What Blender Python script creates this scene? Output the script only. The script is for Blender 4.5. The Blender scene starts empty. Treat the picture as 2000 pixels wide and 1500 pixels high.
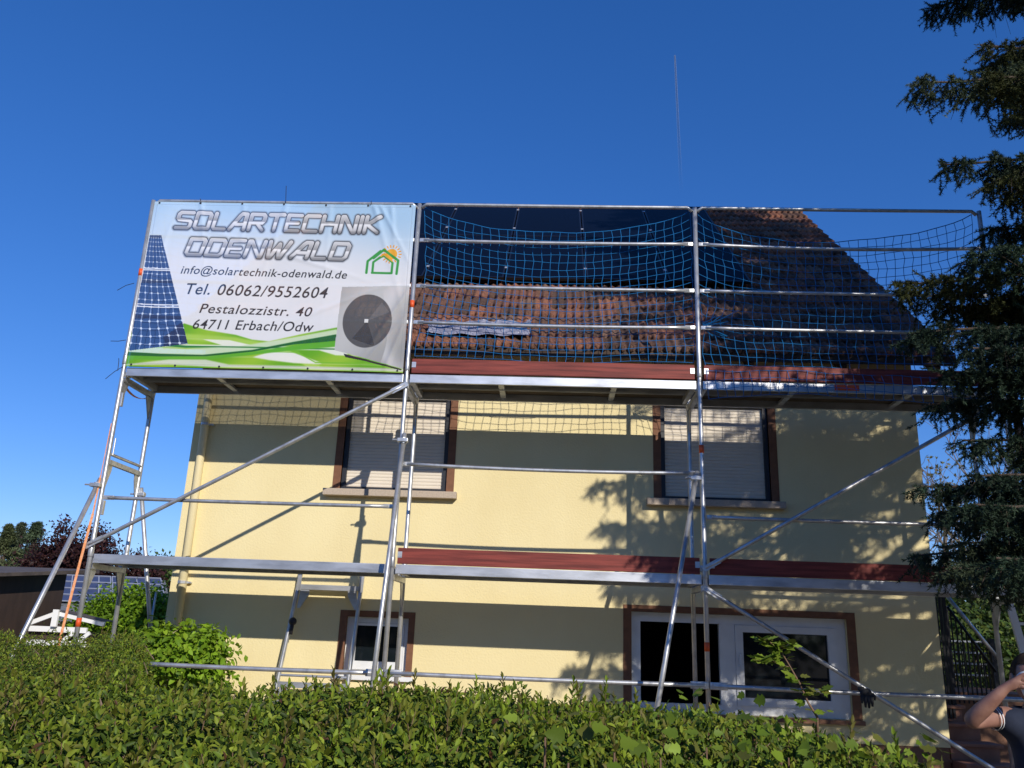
import bpy, bmesh, math, random
import numpy as np
from mathutils import Vector, Matrix, Euler
random.seed(7); RNG = np.random.default_rng(7)
sc = bpy.context.scene
COL = sc.collection

# ------------------------------------------------------------------ camera
CAM = np.array([4.67314576, -8.45491065, 1.69793604]); FPX = 1627.70343
RT = np.array([0.9984643861, 0.0411524884, 0.0370856084])
UP = np.array([-0.0237711644, -0.2864081531, 0.9578127696])
BK = np.array([0.0500379995, -0.9572235071, -0.2849900982])
cd = bpy.data.cameras.new('camera'); co = bpy.data.objects.new('camera', cd); COL.objects.link(co)
cd.sensor_width = 36.0; cd.lens = FPX / 2000 * 36.0; cd.clip_start = 0.05; cd.clip_end = 60000
m = Matrix.Identity(4)
for i in range(3):
    m[i][0] = RT[i]; m[i][1] = UP[i]; m[i][2] = BK[i]; m[i][3] = CAM[i]
co.matrix_world = m
sc.camera = co
def at(px, py, Y):
    """world point of the plane y = Y that the survey pixel (2000 x 1500) looks at"""
    r = (px - 1000) / FPX * RT - (py - 750) / FPX * UP - BK
    return CAM + r * (Y - CAM[1]) / r[1]

# ------------------------------------------------------------------ light
LD = np.array([-0.5103, 1.0, -0.5592]); LD /= np.linalg.norm(LD)        # the way sunlight travels
EL = math.asin(-LD[2]); AZ = math.atan2(-LD[0], -LD[1])                 # azimuth of the sun from +Y to +X
w = bpy.data.worlds.new('World'); sc.world = w; w.use_nodes = True
nt = w.node_tree; bg = nt.nodes['Background']
sky = nt.nodes.new('ShaderNodeTexSky'); sky.sky_type = 'NISHITA'; sky.sun_disc = False
sky.sun_elevation = EL; sky.sun_rotation = AZ
sky.altitude = 300; sky.air_density = 1.0; sky.dust_density = 0.0; sky.ozone_density = 3.0
gm = nt.nodes.new('ShaderNodeGamma'); gm.inputs['Gamma'].default_value = .8
hs_ = nt.nodes.new('ShaderNodeHueSaturation'); hs_.inputs['Saturation'].default_value = 1.4
tn = nt.nodes.new('ShaderNodeMix'); tn.data_type = 'RGBA'; tn.blend_type = 'MULTIPLY'; tn.inputs[0].default_value = 1; tn.inputs[7].default_value = (.79, .94, 1.42, 1)
nt.links.new(sky.outputs[0], gm.inputs['Color']); nt.links.new(gm.outputs[0], hs_.inputs['Color']); nt.links.new(hs_.outputs[0], tn.inputs[6])
nt.links.new(tn.outputs[2], bg.inputs[0]); bg.inputs[1].default_value = 0.135
sl = bpy.data.lights.new('sun', 'SUN'); sl.energy = 4.25; sl.angle = math.radians(0.5); sl.color = (1.0, 0.93, 0.82)
so = bpy.data.objects.new('sun', sl); COL.objects.link(so)
so.rotation_euler = Vector(LD).to_track_quat('-Z', 'Y').to_euler(); so.location = (12, -12, 12)
sc.view_settings.view_transform = 'Standard'; sc.view_settings.look = 'None'
sc.view_settings.exposure = 0.0; sc.view_settings.gamma = 1.0; sc.view_settings.use_curve_mapping = False
sc.render.engine = 'CYCLES'
sc.cycles.max_bounces = 6; sc.cycles.transparent_max_bounces = 12

# ------------------------------------------------------------------ materials
def N(t, k, **kw):
    n = t.nodes.new(k)
    for a, b in kw.items(): setattr(n, a, b)
    return n
def mat(name, col, rough=.6, metal=0., noise=None, bump=None, attr=None, spec=.5, trans=0., transp=0., stretch=(1, 1, 1)):
    """noise=(scale, colour2, detail)  bump=(scale, strength, distance)  attr=colour attribute multiplied in"""
    m = bpy.data.materials.new(name); m.use_nodes = True; t = m.node_tree
    p = t.nodes['Principled BSDF']; L = t.links.new
    p.inputs['Roughness'].default_value = rough; p.inputs['Metallic'].default_value = metal
    p.inputs['Specular IOR Level'].default_value = spec
    tc = N(t, 'ShaderNodeTexCoord'); mp = N(t, 'ShaderNodeMapping'); mp.inputs['Scale'].default_value = stretch
    L(tc.outputs['Object'], mp.inputs[0])
    c = N(t, 'ShaderNodeRGB'); c.outputs[0].default_value = (*col, 1); cur = c.outputs[0]
    if attr:
        a = N(t, 'ShaderNodeAttribute'); a.attribute_name = attr; cur = a.outputs['Color']
    if noise:
        s, c2, d = noise
        nz = N(t, 'ShaderNodeTexNoise'); nz.inputs['Scale'].default_value = s; nz.inputs['Detail'].default_value = d
        L(mp.outputs[0], nz.inputs['Vector'])
        r = N(t, 'ShaderNodeMapRange'); r.inputs['From Min'].default_value = .38; r.inputs['From Max'].default_value = .68
        L(nz.outputs['Fac'], r.inputs['Value'])
        mx = N(t, 'ShaderNodeMix', data_type='RGBA'); L(r.outputs[0], mx.inputs[0]); L(cur, mx.inputs[6])
        if len(c2) == 1:
            mm = N(t, 'ShaderNodeMix', data_type='RGBA', blend_type='MULTIPLY'); mm.inputs[0].default_value = 1
            L(cur, mm.inputs[6]); mm.inputs[7].default_value = (c2[0],) * 3 + (1,); L(mm.outputs[2], mx.inputs[7])
        else: mx.inputs[7].default_value = (*c2, 1)
        cur = mx.outputs[2]
    L(cur, p.inputs['Base Color'])
    if bump:
        bz = N(t, 'ShaderNodeTexNoise'); bz.inputs['Scale'].default_value = bump[0]; bz.inputs['Detail'].default_value = 4
        L(mp.outputs[0], bz.inputs['Vector'])
        b = N(t, 'ShaderNodeBump'); b.inputs['Strength'].default_value = bump[1]; b.inputs['Distance'].default_value = bump[2]
        L(bz.outputs['Fac'], b.inputs['Height']); L(b.outputs[0], p.inputs['Normal'])
    out = t.nodes['Material Output']; sh = p.outputs[0]
    if trans:
        tr = N(t, 'ShaderNodeBsdfTranslucent'); L(cur, tr.inputs[0])
        mx = N(t, 'ShaderNodeMixShader'); mx.inputs[0].default_value = trans; L(sh, mx.inputs[1]); L(tr.outputs[0], mx.inputs[2]); sh = mx.outputs[0]
    if transp:
        tr = N(t, 'ShaderNodeBsdfTransparent')
        mx = N(t, 'ShaderNodeMixShader'); mx.inputs[0].default_value = transp; L(sh, mx.inputs[1]); L(tr.outputs[0], mx.inputs[2]); sh = mx.outputs[0]
    L(sh, out.inputs[0])
    return m
M = {}
M['steel'] = mat('galvanised_steel', (.60, .61, .62), .38, .65, (9, (.44, .45, .47), 5), (60, .15, .002))
M['alu'] = mat('aluminium', (.66, .68, .72), .42, .75, (7, (.46, .48, .52), 6), (40, .2, .002), stretch=(.4, 1, 1))
M['plaster'] = mat('yellow_plaster', (.81, .70, .40), .9, 0, (1.1, (.77, .655, .365), 6), (45, .38, .010), spec=.2)
def streaks(m, stretch, scale, dark, lo, hi):
    t = m.node_tree; p = t.nodes['Principled BSDF']; src = p.inputs['Base Color'].links[0].from_socket
    tc = N(t, 'ShaderNodeTexCoord'); mp = N(t, 'ShaderNodeMapping'); mp.inputs['Scale'].default_value = stretch; t.links.new(tc.outputs['Object'], mp.inputs[0])
    nz = N(t, 'ShaderNodeTexNoise'); nz.inputs['Scale'].default_value = scale; nz.inputs['Detail'].default_value = 7; t.links.new(mp.outputs[0], nz.inputs['Vector'])
    r = N(t, 'ShaderNodeMapRange'); r.inputs['From Min'].default_value = lo; r.inputs['From Max'].default_value = hi; t.links.new(nz.outputs['Fac'], r.inputs['Value'])
    mx = N(t, 'ShaderNodeMix', data_type='RGBA', blend_type='MULTIPLY'); t.links.new(r.outputs[0], mx.inputs[0]); t.links.new(src, mx.inputs[6]); mx.inputs[7].default_value = (*dark, 1); t.links.new(mx.outputs[2], p.inputs['Base Color'])
streaks(M['plaster'], (1.6, 1, .35), 1.1, (.95, .935, .90), .45, .8)
streaks(M['alu'], (1, 6, 6), 2.2, (.72, .72, .72), .5, .72); streaks(M['steel'], (6, 6, 1.2), 3, (.70, .70, .70), .5, .75)
M['plinth'] = mat('brown_plinth', (.26, .13, .075), .8, 0, (3, (.19, .095, .055), 5), (60, .4, .006))
M['brown'] = mat('brown_paint', (.215, .10, .055), .7, 0, (14, (.17, .08, .045), 3), spec=.3)
M['dark'] = mat('dark_frame', (.018, .02, .028), .5)
M['roomshade'] = mat('room_shade_black', (.012, .012, .012), .9, spec=0)  # shade of the room interiors put into a near-black wall colour
M['white'] = mat('white_plastic', (.78, .79, .80), .35, 0, (5, (.70, .71, .73), 3))
M['shutter'] = mat('beige_shutter', (.76, .68, .56), .55, 0, (3, (.71, .63, .52), 4))
M['stone'] = mat('sill_stone', (.50, .41, .32), .8, 0, (60, (.40, .33, .26), 4))
M['glass'] = mat('window_glass', (.008, .012, .016), .04, 0, spec=.4)
M['tile'] = mat('clay_tile', (.3, .15, .1), .85, 0, (30, (.50,), 8), (90, .5, .004), attr='Col', spec=.10)
M['ridge'] = mat('ridge_clay', (.30, .16, .105), .85, 0, (12, (.40, .33, .26), 6), (60, .6, .006))
M['wood_dark'] = mat('dark_wood', (.06, .032, .018), .75, 0, (8, (.035, .02, .012), 5), stretch=(.2, 3, 3))
M['soffit'] = mat('soffit_board', (.22, .15, .07), .8, 0, (8, (.16, .11, .05), 5), stretch=(.2, 3, 3))
M['redboard'] = mat('red_stained_board', (.25, .050, .038), .6, 0, (4, (.12, .024, .020), 9), (30, .4, .004), stretch=(.5, 4, 9), spec=.3)
M['ply'] = mat('deck_plywood', (.10, .075, .05), .8, 0, (4, (.06, .045, .03), 5))
M['orange'] = mat('orange_band', (.75, .10, .02), .5)
M['strap'] = mat('orange_strap', (.80, .27, .08), .7, 0, (40, (.85, .45, .25), 3))
M['net'] = mat('blue_net_cord', (.010, .13, .36), .7, 0, (20, (.015, .18, .44), 3), spec=.15)
M['tie'] = mat('black_plastic', (.015, .015, .02), .5)
M['pv'] = mat('solar_glass', (.003, .005, .012), .14, 0, spec=.02)
M['pvframe'] = mat('black_anodised', (.012, .012, .014), .35, .3)
M['sheet'] = mat('plastic_sheet', (.34, .34, .42), .2, 0, (9, (.22, .23, .30), 5), (14, 1, .05))
M['pipe'] = mat('cream_pipe', (.80, .69, .41), .5)
M['terracotta'] = mat('terracotta_step', (.34, .155, .10), .6, 0, (5, (.24, .105, .07), 5), (40, .3, .004))
M['iron'] = mat('black_iron', (.012, .012, .015), .45, .4)
M['globe'] = mat('opal_glass', (.82, .82, .82), .25, 0, trans=.3)
M['shed'] = mat('shed_boards', (.060, .036, .027), .8, 0, (6, (.042, .026, .02), 5), stretch=(9, 1, .3))
M['shedroof'] = mat('shed_roof_felt', (.12, .095, .08), .9, 0, (3, (.07, .055, .05), 6), (20, .6, .02))
M['greyroof'] = mat('grey_slate', (.16, .17, .19), .7, 0, (6, (.11, .12, .13), 5), stretch=(1, 1, 5))
M['bluepv'] = mat('blue_solar_cells', (.05, .065, .13), .2, 0, (2, (.06, .078, .15), 2))
M['pvalu'] = mat('silver_frame', (.55, .57, .62), .4, .5)
M['whitewood'] = mat('white_boards', (.80, .80, .79), .6)
M['bark'] = mat('bark', (.10, .07, .05), .9, 0, (20, (.06, .04, .03), 5), (30, .8, .02), stretch=(1, 1, .3))
M['twig'] = mat('twig', (.17, .10, .06), .8)
M['needle'] = mat('spruce_needle', (.04, .07, .05), .6, attr='Col', trans=.12, spec=.18)
M['leaf'] = mat('leaf', (.06, .12, .03), .5, attr='Col', trans=.30, spec=.20)
M['skin'] = mat('skin', (.30, .155, .11), .55, 0, (22, (.24, .115, .085), 6), (60, .3, .003))
M['hair'] = mat('dark_hair', (.018, .012, .009), .8, 0, (80, (.03, .022, .016), 3), spec=.15)
M['navy'] = mat('navy_cotton', (.010, .016, .036), .9, 0, (25, (.015, .022, .045), 4))
M['trouser'] = mat('grey_trousers', (.07, .072, .075), .9)
M['mug'] = mat('white_mug', (.78, .80, .79), .25)
M['eye'] = mat('eye', (.02, .015, .012), .2)
M['glove'] = mat('black_glove', (.02, .02, .022), .8)
M['ground'] = mat('garden_ground', (.27, .22, .15), .95, 0, (.8, (.20, .17, .11), 8), (4, .6, .05))

# ------------------------------------------------------------------ mesh building
ORG = {}
class MB:
    def __init__(s): s.v = []; s.f = []; s.c = []
    def add(s, vs, fs, col=None):
        o = len(s.v); s.v += [tuple(map(float, q)) for q in vs]; s.f += [tuple(o + i for i in f) for f in fs]
        if col is not None: s.c += [col] * len(vs)
        return s
    def box(s, x0, x1, y0, y1, z0, z1, bev=0):
        if bev:
            return s.hexa(x0, x1, y0, y1, z0, z1, bev)
        vs = [(x, y, z) for x in (x0, x1) for y in (y0, y1) for z in (z0, z1)]
        return s.add(vs, [(0, 1, 3, 2), (4, 6, 7, 5), (0, 4, 5, 1), (2, 3, 7, 6), (0, 2, 6, 4), (1, 5, 7, 3)])
    def hexa(s, x0, x1, y0, y1, z0, z1, b):
        bm = bmesh.new(); bmesh.ops.create_cube(bm, size=1)
        for v in bm.verts: v.co = ((x0 + x1) / 2 + v.co.x * (x1 - x0), (y0 + y1) / 2 + v.co.y * (y1 - y0), (z0 + z1) / 2 + v.co.z * (z1 - z0))
        bmesh.ops.bevel(bm, geom=bm.edges[:], offset=b, segments=2, affect='EDGES', profile=.6)
        bm.verts.ensure_lookup_table()
        s.add([v.co[:] for v in bm.verts], [[v.index for v in f.verts] for f in bm.faces]); bm.free(); return s
    def bar(s, p, q, a, b, upv=(0, 0, 1)):
        """box of section a x b from p to q (b along upv)"""
        p = np.array(p, float); q = np.array(q, float); d = (q - p) / np.linalg.norm(q - p)
        u = np.array(upv, float); sd = np.cross(d, u)
        if np.linalg.norm(sd) < 1e-6: sd = np.cross(d, (1, 0, 0))
        sd /= np.linalg.norm(sd); u = np.cross(sd, d)
        vs = [e + sd * i * a / 2 + u * j * b / 2 for e in (p, q) for i in (-1, 1) for j in (-1, 1)]
        return s.add(vs, [(0, 1, 3, 2), (4, 6, 7, 5), (0, 4, 5, 1), (2, 3, 7, 6), (0, 2, 6, 4), (1, 5, 7, 3)])
    def tube(s, pts, r, n=12, cap=True):
        P = [np.array(p, float) for p in pts]; R = r if hasattr(r, '__len__') else [r] * len(P)
        o = len(s.v); prev = None
        for i, p in enumerate(P):
            d = P[min(i + 1, len(P) - 1)] - P[max(i - 1, 0)]; d /= np.linalg.norm(d)
            if prev is None:
                a = np.cross(d, (0, 0, 1) if abs(d[2]) < .9 else (1, 0, 0))
            else: a = prev - d * np.dot(prev, d)
            a /= np.linalg.norm(a); prev = a; b = np.cross(d, a)
            for k in range(n):
                t = 2 * math.pi * k / n; s.v.append(tuple(p + R[i] * (math.cos(t) * a + math.sin(t) * b)))
        for i in range(len(P) - 1):
            for k in range(n):
                k2 = (k + 1) % n; s.f.append((o + i * n + k, o + i * n + k2, o + (i + 1) * n + k2, o + (i + 1) * n + k))
        if cap:
            s.f.append(tuple(o + k for k in range(n))[::-1]); s.f.append(tuple(o + (len(P) - 1) * n + k for k in range(n)))
        return s
    def plate(s, pts, n, th):
        """polygon extruded along n"""
        n = np.array(n, float); k = len(pts); A = [np.array(p, float) for p in pts]
        vs = [p - n * th / 2 for p in A] + [p + n * th / 2 for p in A]
        return s.add(vs, [tuple(range(k))[::-1], tuple(range(k, 2 * k))] + [(i, (i + 1) % k, k + (i + 1) % k, k + i) for i in range(k)])
    def ball(s, c, r, n=16, m=10):
        r = r if hasattr(r, '__len__') else (r, r, r)
        vs = [(c[0] + r[0] * math.sin(math.pi * j / m) * math.cos(2 * math.pi * i / n), c[1] + r[1] * math.sin(math.pi * j / m) * math.sin(2 * math.pi * i / n), c[2] + r[2] * math.cos(math.pi * j / m)) for j in range(m + 1) for i in range(n)]
        return s.add(vs, [(j * n + i, (j + 1) * n + i, (j + 1) * n + (i + 1) % n, j * n + (i + 1) % n) for j in range(m) for i in range(n)])
    def build(s, name, m, parent=None, smooth=False, auto=None):
        return link(name, np.array(s.v, dtype=float), s.f, m, parent, smooth, s.c or None)
def link(name, V, F, m, parent=None, smooth=False, cols=None):
    me = bpy.data.meshes.new(name)
    org = ORG.get(parent.name, np.zeros(3)) if parent else np.zeros(3)
    V = np.asarray(V, float) - org
    if isinstance(F, np.ndarray):
        k = F.shape[1]; me.vertices.add(len(V)); me.vertices.foreach_set('co', V.ravel().astype(np.float32))
        me.loops.add(F.size); me.loops.foreach_set('vertex_index', F.ravel().astype(np.int32))
        me.polygons.add(len(F)); me.polygons.foreach_set('loop_start', np.arange(0, F.size, k, dtype=np.int32))
        me.polygons.foreach_set('loop_total', np.full(len(F), k, dtype=np.int32)); me.update(calc_edges=True)
    else: me.from_pydata(V.tolist(), [], F); me.update()
    if smooth: me.polygons.foreach_set('use_smooth', [True] * len(me.polygons))
    if cols is not None:
        a = me.color_attributes.new('Col', 'FLOAT_COLOR', 'POINT'); c = np.asarray(cols, np.float32)
        if c.shape[1] == 3: c = np.hstack([c, np.ones((len(c), 1), np.float32)])
        a.data.foreach_set('color', c.ravel())
    me.materials.append(m)
    o = bpy.data.objects.new(name, me); COL.objects.link(o)
    if parent: o.parent = parent; ORG[o.name] = org
    return o
def tag(o, label=None, cat=None, group=None, kind=None):
    if label: o['label'] = label
    if cat: o['category'] = cat
    if group: o['group'] = group
    if kind: o['kind'] = kind
    return o
def thing(name, loc, label, cat, group=None):
    o = bpy.data.objects.new(name, None); COL.objects.link(o); o.location = loc; o.empty_display_size = .2
    ORG[o.name] = np.array(loc, float); return tag(o, label, cat, group)

# ------------------------------------------------------------------ ground and contrail
g = MB(); g.add([(-3000, -3000, 0), (3000, -3000, 0), (3000, 3000, 0), (-3000, 3000, 0)], [(0, 1, 2, 3)])
tag(g.build('ground', M['ground']), kind='structure')
def contrail():
    m = bpy.data.materials.new('ice_trail'); m.use_nodes = True; t = m.node_tree
    p = t.nodes['Principled BSDF']; p.inputs['Base Color'].default_value = (.9, .92, .95, 1); p.inputs['Roughness'].default_value = 1
    a = N(t, 'ShaderNodeAttribute'); a.attribute_name = 'Col'
    tr = N(t, 'ShaderNodeBsdfTransparent'); mx = N(t, 'ShaderNodeMixShader')
    t.links.new(a.outputs['Fac'], mx.inputs[0]); t.links.new(tr.outputs[0], mx.inputs[1]); t.links.new(p.outputs[0], mx.inputs[2])
    t.links.new(mx.outputs[0], t.nodes['Material Output'].inputs[0])
    def hi(px, py, H):
        r = (px - 1000) / FPX * RT - (py - 750) / FPX * UP - BK
        return CAM + r * (H - CAM[2]) / r[2]
    A = hi(1318, 108, 3000); B = hi(1331, 380, 3000); mb = MB(); n = 24
    for i in range(n + 1):
        f = i / n; mb.v += []
    pts = [A + (B - A) * (i / n) for i in range(n + 1)]
    dist = [np.linalg.norm(p - CAM) for p in pts]
    rad = [d * (1.5 + 1.8 * (i / n)) / FPX for i, d in enumerate(dist)]
    mb.tube(pts, rad, 8, False)
    al = []
    for i in range(n + 1): al += [(.30 * (1 - i / n) ** 1.3,) * 3] * 8
    mb.c = al
    o = mb.build('contrail', m, smooth=True)
    o.visible_shadow = True
    tag(o, 'thin white aircraft vapour trail fading downwards in the blue sky', 'contrail')
contrail()

# ------------------------------------------------------------------ house
B = 3.1006; W = 1.232; XL, XR = .32, 8.937; EY, EZ = .85, 4.93; SL = math.radians(41.98)
RY, RZ = 6.033, 9.578
house = thing('house', (XL, W, 0), 'pale yellow rendered house with brown window surrounds and clay tiled roof behind the scaffold', 'house')
OPEN = [(2.18, 3.44, 3.24, 4.66), (5.95, 7.21, 3.24, 4.66), (2.40, 3.11, 1.18, 1.80), (5.60, 7.95, .93, 1.97)]
SUR = [(2.09, 3.53, 3.235, 4.75), (5.86, 7.30, 3.235, 4.75), (2.327, 3.18, 1.18, 1.867), (5.508, 8.046, .93, 2.04)]
def wall_front():
    mb = MB(); xs = sorted({XL, XR, *[a for o in OPEN for a in o[:2]]}); zs = sorted({.70, 5.2, *[a for o in OPEN for a in o[2:]]})
    for i in range(len(xs) - 1):
        for j in range(len(zs) - 1):
            cx, cz = (xs[i] + xs[i + 1]) / 2, (zs[j] + zs[j + 1]) / 2
            if any(o[0] < cx < o[1] and o[2] < cz < o[3] for o in OPEN): continue
            mb.add([(xs[i], W, zs[j]), (xs[i + 1], W, zs[j]), (xs[i + 1], W, zs[j + 1]), (xs[i], W, zs[j + 1])], [(0, 1, 2, 3)])
    for x0, x1, z0, z1 in OPEN:
        d = W + .16
        mb.add([(x0, W, z0), (x0, d, z0), (x0, d, z1), (x0, W, z1)], [(0, 1, 2, 3)]); mb.add([(x1, W, z0), (x1, d, z0), (x1, d, z1), (x1, W, z1)], [(3, 2, 1, 0)])
        mb.add([(x0, W, z1), (x0, d, z1), (x1, d, z1), (x1, W, z1)], [(0, 1, 2, 3)]); mb.add([(x0, W, z0), (x0, d, z0), (x1, d, z0), (x1, W, z0)], [(3, 2, 1, 0)])
    # other walls with gables
    bk = 2 * RY - W; top = 5.2; rg = RZ - .25
    for x, fl in ((XL, 0), (XR, 1)):
        f = [(x, W, .7), (x, bk, .7), (x, bk, top), (x, RY, rg), (x, W, top)]
        mb.add(f, [(0, 4, 3, 2, 1) if fl == 0 else (0, 1, 2, 3, 4)])
    mb.add([(XL, bk, .7), (XR, bk, .7), (XR, bk, top), (XL, bk, top)], [(3, 2, 1, 0)])
    mb.build('wall', M['plaster'], house)
    p = MB(); p.box(XL + .012, XR - .012, W + .012, bk - .012, -.2, .70); p.build('plinth', M['plinth'], house)
wall_front()
def roof():
    cs, sn = math.cos(SL), math.sin(SL); L = math.hypot(RY - EY, RZ - EZ); x0, x1 = -.02, 9.28
    row = .338; nr = int(L / row); xs = np.arange(x0, x1 + .001, .0125); nx = len(xs)
    prof = .013 * np.cos(2 * math.pi * xs / .105) + .010 * np.abs(np.sin(math.pi * xs / .21)) ** 6
    cid = np.floor(xs / .21 + 1e-6).astype(int)
    pal = np.array([(.26, .122, .082), (.225, .107, .074), (.18, .095, .068), (.14, .082, .062), (.22, .135, .10), (.30, .135, .085), (.11, .07, .057)])
    V = []; Cc = []; F = []
    for r in range(nr + 1):
        b0, b1 = r * row - .02, min((r + 1) * row + .015, L); lift = .042
        idx = RNG.integers(0, len(pal), cid.max() - cid.min() + 2); jit = RNG.normal(0, .004, len(idx)); jb = RNG.normal(0, .006, len(idx))
        k = cid - cid.min(); col = pal[idx[k]]
        o = len(V)
        for (bb, hh) in ((b0, -.012), (b0, lift), (b0 + .10, lift * .78), (b1, .002)):
            b = bb + (jb[k] if bb < b0 + .05 else 0) + (-.022 * np.cos(2 * math.pi * xs / .105) if bb < b0 + .05 else 0); h = hh + prof * (1 if hh > -.01 else .3) + jit[k]
            Y = EY + b * cs - h * sn; Z = EZ + b * sn + h * cs
            V += list(zip(xs, Y, Z)); Cc += col.tolist()
        for q in range(3):
            for i in range(nx - 1):
                a = o + q * nx + i; F.append((a, a + 1, a + nx + 1, a + nx))
    t = link('roof', np.array(V), np.array(F), M['tile'], house, False, np.array(Cc))
    # far slope and underside boards
    b = MB(); yb = 2 * RY - EY
    b.add([(x0, RY, RZ), (x1, RY, RZ), (x1, yb, EZ), (x0, yb, EZ)], [(0, 1, 2, 3)])
    b.build('rear_slope', M['ridge'], t)
    u = MB(); d = .10
    u.add([(x0 + .02, EY + .03, EZ - d), (x1 - .02, EY + .03, EZ - d), (x1 - .02, RY, RZ - d - .02), (x0 + .02, RY, RZ - d - .02)], [(3, 2, 1, 0)])
    u.add([(x0 + .02, RY, RZ - d - .02), (x1 - .02, RY, RZ - d - .02), (x1 - .02, yb, EZ - d), (x0 + .02, yb, EZ - d)], [(3, 2, 1, 0)])
    u.build('soffit', M['soffit'], t)
    f = MB(); f.box(x0, x1, EY + .005, EY + .03, EZ - .115, EZ - .005); f.build('fascia', M['wood_dark'], t)
    for x in (x0, x1 - .03):
        v = MB()
        v.add([(x, EY - .02, EZ - .14), (x, EY - .02, EZ + .0), (x, RY, RZ + .0), (x, RY, RZ - .16), (x + .03, EY - .02, EZ - .14), (x + .03, EY - .02, EZ + .0), (x + .03, RY, RZ + .0), (x + .03, RY, RZ - .16)],
              [(0, 1, 2, 3), (7, 6, 5, 4), (0, 4, 5, 1), (1, 5, 6, 2), (2, 6, 7, 3), (3, 7, 4, 0)])
        v.build('verge_board', M['wood_dark'], t)
    for x in np.arange(.6, 9.2, 1.06):
        r = MB(); r.bar((x, EY + .05, EZ - .17), (x, W + .0, EZ - .17 + (W - EY - .05) * math.tan(SL)), .07, .11); r.build('rafter_end', M['wood_dark'], t)
    # ridge caps
    rc = MB(); x = x0 - .02
    while x < x1 - .39:
        pts = [(x, RY, RZ - .03), (x + .02, RY, RZ - .03), (x + .42, RY, RZ - .045)]
        rc.tube([(a_, b_, c_ - .075) for a_, b_, c_ in pts], [.100, .103, .088], 14); x += .385
    rc.build('ridge_tiles', M['ridge'], t, True)
    return t
roof_o = roof()
def frame_rect(mb, x0, x1, z0, z1, wd, y0, y1, sides='lrtb'):
    wl, wr, wt, wb = (wd,) * 4 if not hasattr(wd, '__len__') else wd
    mb.box(x0, x0 + wl, y0, y1, z0, z1); mb.box(x1 - wr, x1, y0, y1, z0, z1)
    if wt: mb.box(x0 + wl, x1 - wr, y0, y1, z1 - wt, z1)
    if wb: mb.box(x0 + wl, x1 - wr, y0, y1, z0, z0 + wb)
def room(win, o):  # closed box behind the opening, coloured near black for the indoor shade
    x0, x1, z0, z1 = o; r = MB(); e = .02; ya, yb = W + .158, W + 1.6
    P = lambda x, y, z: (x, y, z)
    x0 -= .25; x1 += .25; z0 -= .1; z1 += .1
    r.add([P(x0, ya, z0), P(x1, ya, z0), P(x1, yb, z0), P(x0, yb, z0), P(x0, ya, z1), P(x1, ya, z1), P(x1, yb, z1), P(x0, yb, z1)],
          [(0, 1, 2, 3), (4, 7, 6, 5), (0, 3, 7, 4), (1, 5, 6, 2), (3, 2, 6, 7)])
    r.build('shade_black_interior', M['roomshade'], win)
for k in (0, 1):
    o, s = OPEN[k], SUR[k]
    f = MB(); frame_rect(f, s[0], s[1], s[2], s[3], (.09, .09, .09, 0), W - .008, W + .05)
    win = f.build('window', M['brown'], house)
    d = MB(); frame_rect(d, o[0] + .002, o[1] - .002, o[2] + .002, 4.36, (.05, .05, .0, .035), W + .03, W + .09); d.box(o[0] + .002, o[1] - .002, W + .035, W + .12, 4.362, 4.655)
    d.build('guide_rail', M['dark'], win)
    sh = MB(); z = o[2] + .04; V = []
    x0, x1 = o[0] + .05, o[1] - .05; n = 0
    while z < 4.40:
        sh.add([(x0, W + .075, z), (x1, W + .075, z), (x1, W + .070, z + .012), (x0, W + .070, z + .012), (x1, W + .070, z + .030), (x0, W + .070, z + .030), (x1, W + .076, z + .0395), (x0, W + .076, z + .0395)],
               [(0, 1, 2, 3), (3, 2, 4, 5), (5, 4, 6, 7)]); z += .040
    sh.build('roller_shutter', M['shutter'], win)
    si = MB(); si.box(s[0] - .085, s[1] + .045, W - .10, W + .03, 3.155, 3.233, .006); si.build('sill', M['stone'], win)
    bb = MB(); bb.box(o[0] + .06, o[1] - .06, W + .045, W + .062, o[2] + .003, o[2] + .04); bb.build('bottom_rail', M['brown'], win)
# small cellar window
o, s = OPEN[2], SUR[2]
f = MB(); frame_rect(f, s[0], s[1], s[2], s[3], (.075, .072, .067, 0), W - .008, W + .05); win = f.build('window', M['brown'], house)
f = MB(); frame_rect(f, o[0] + .002, o[1] - .002, o[2] + .002, o[3] - .002, (.06, .05, .06, .05), W + .06, W + .12); f.build('frame', M['white'], win)
f = MB(); frame_rect(f, o[0] + .064, o[1] - .054, o[2] + .055, o[3] - .064, (.05, .045, .03, .09), W + .05, W + .11); f.build('sash', M['white'], win)
p = MB(); p.box(o[0] + .11, o[1] - .095, W + .085, W + .095, o[2] + .14, o[3] - .09); p.build('pane', M['glass'], win); room(win, o)
f = MB(); f.box(s[0] - .02, s[1] + .02, W - .05, W + .05, 1.13, 1.178); f.build('sill', M['white'], win)
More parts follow.
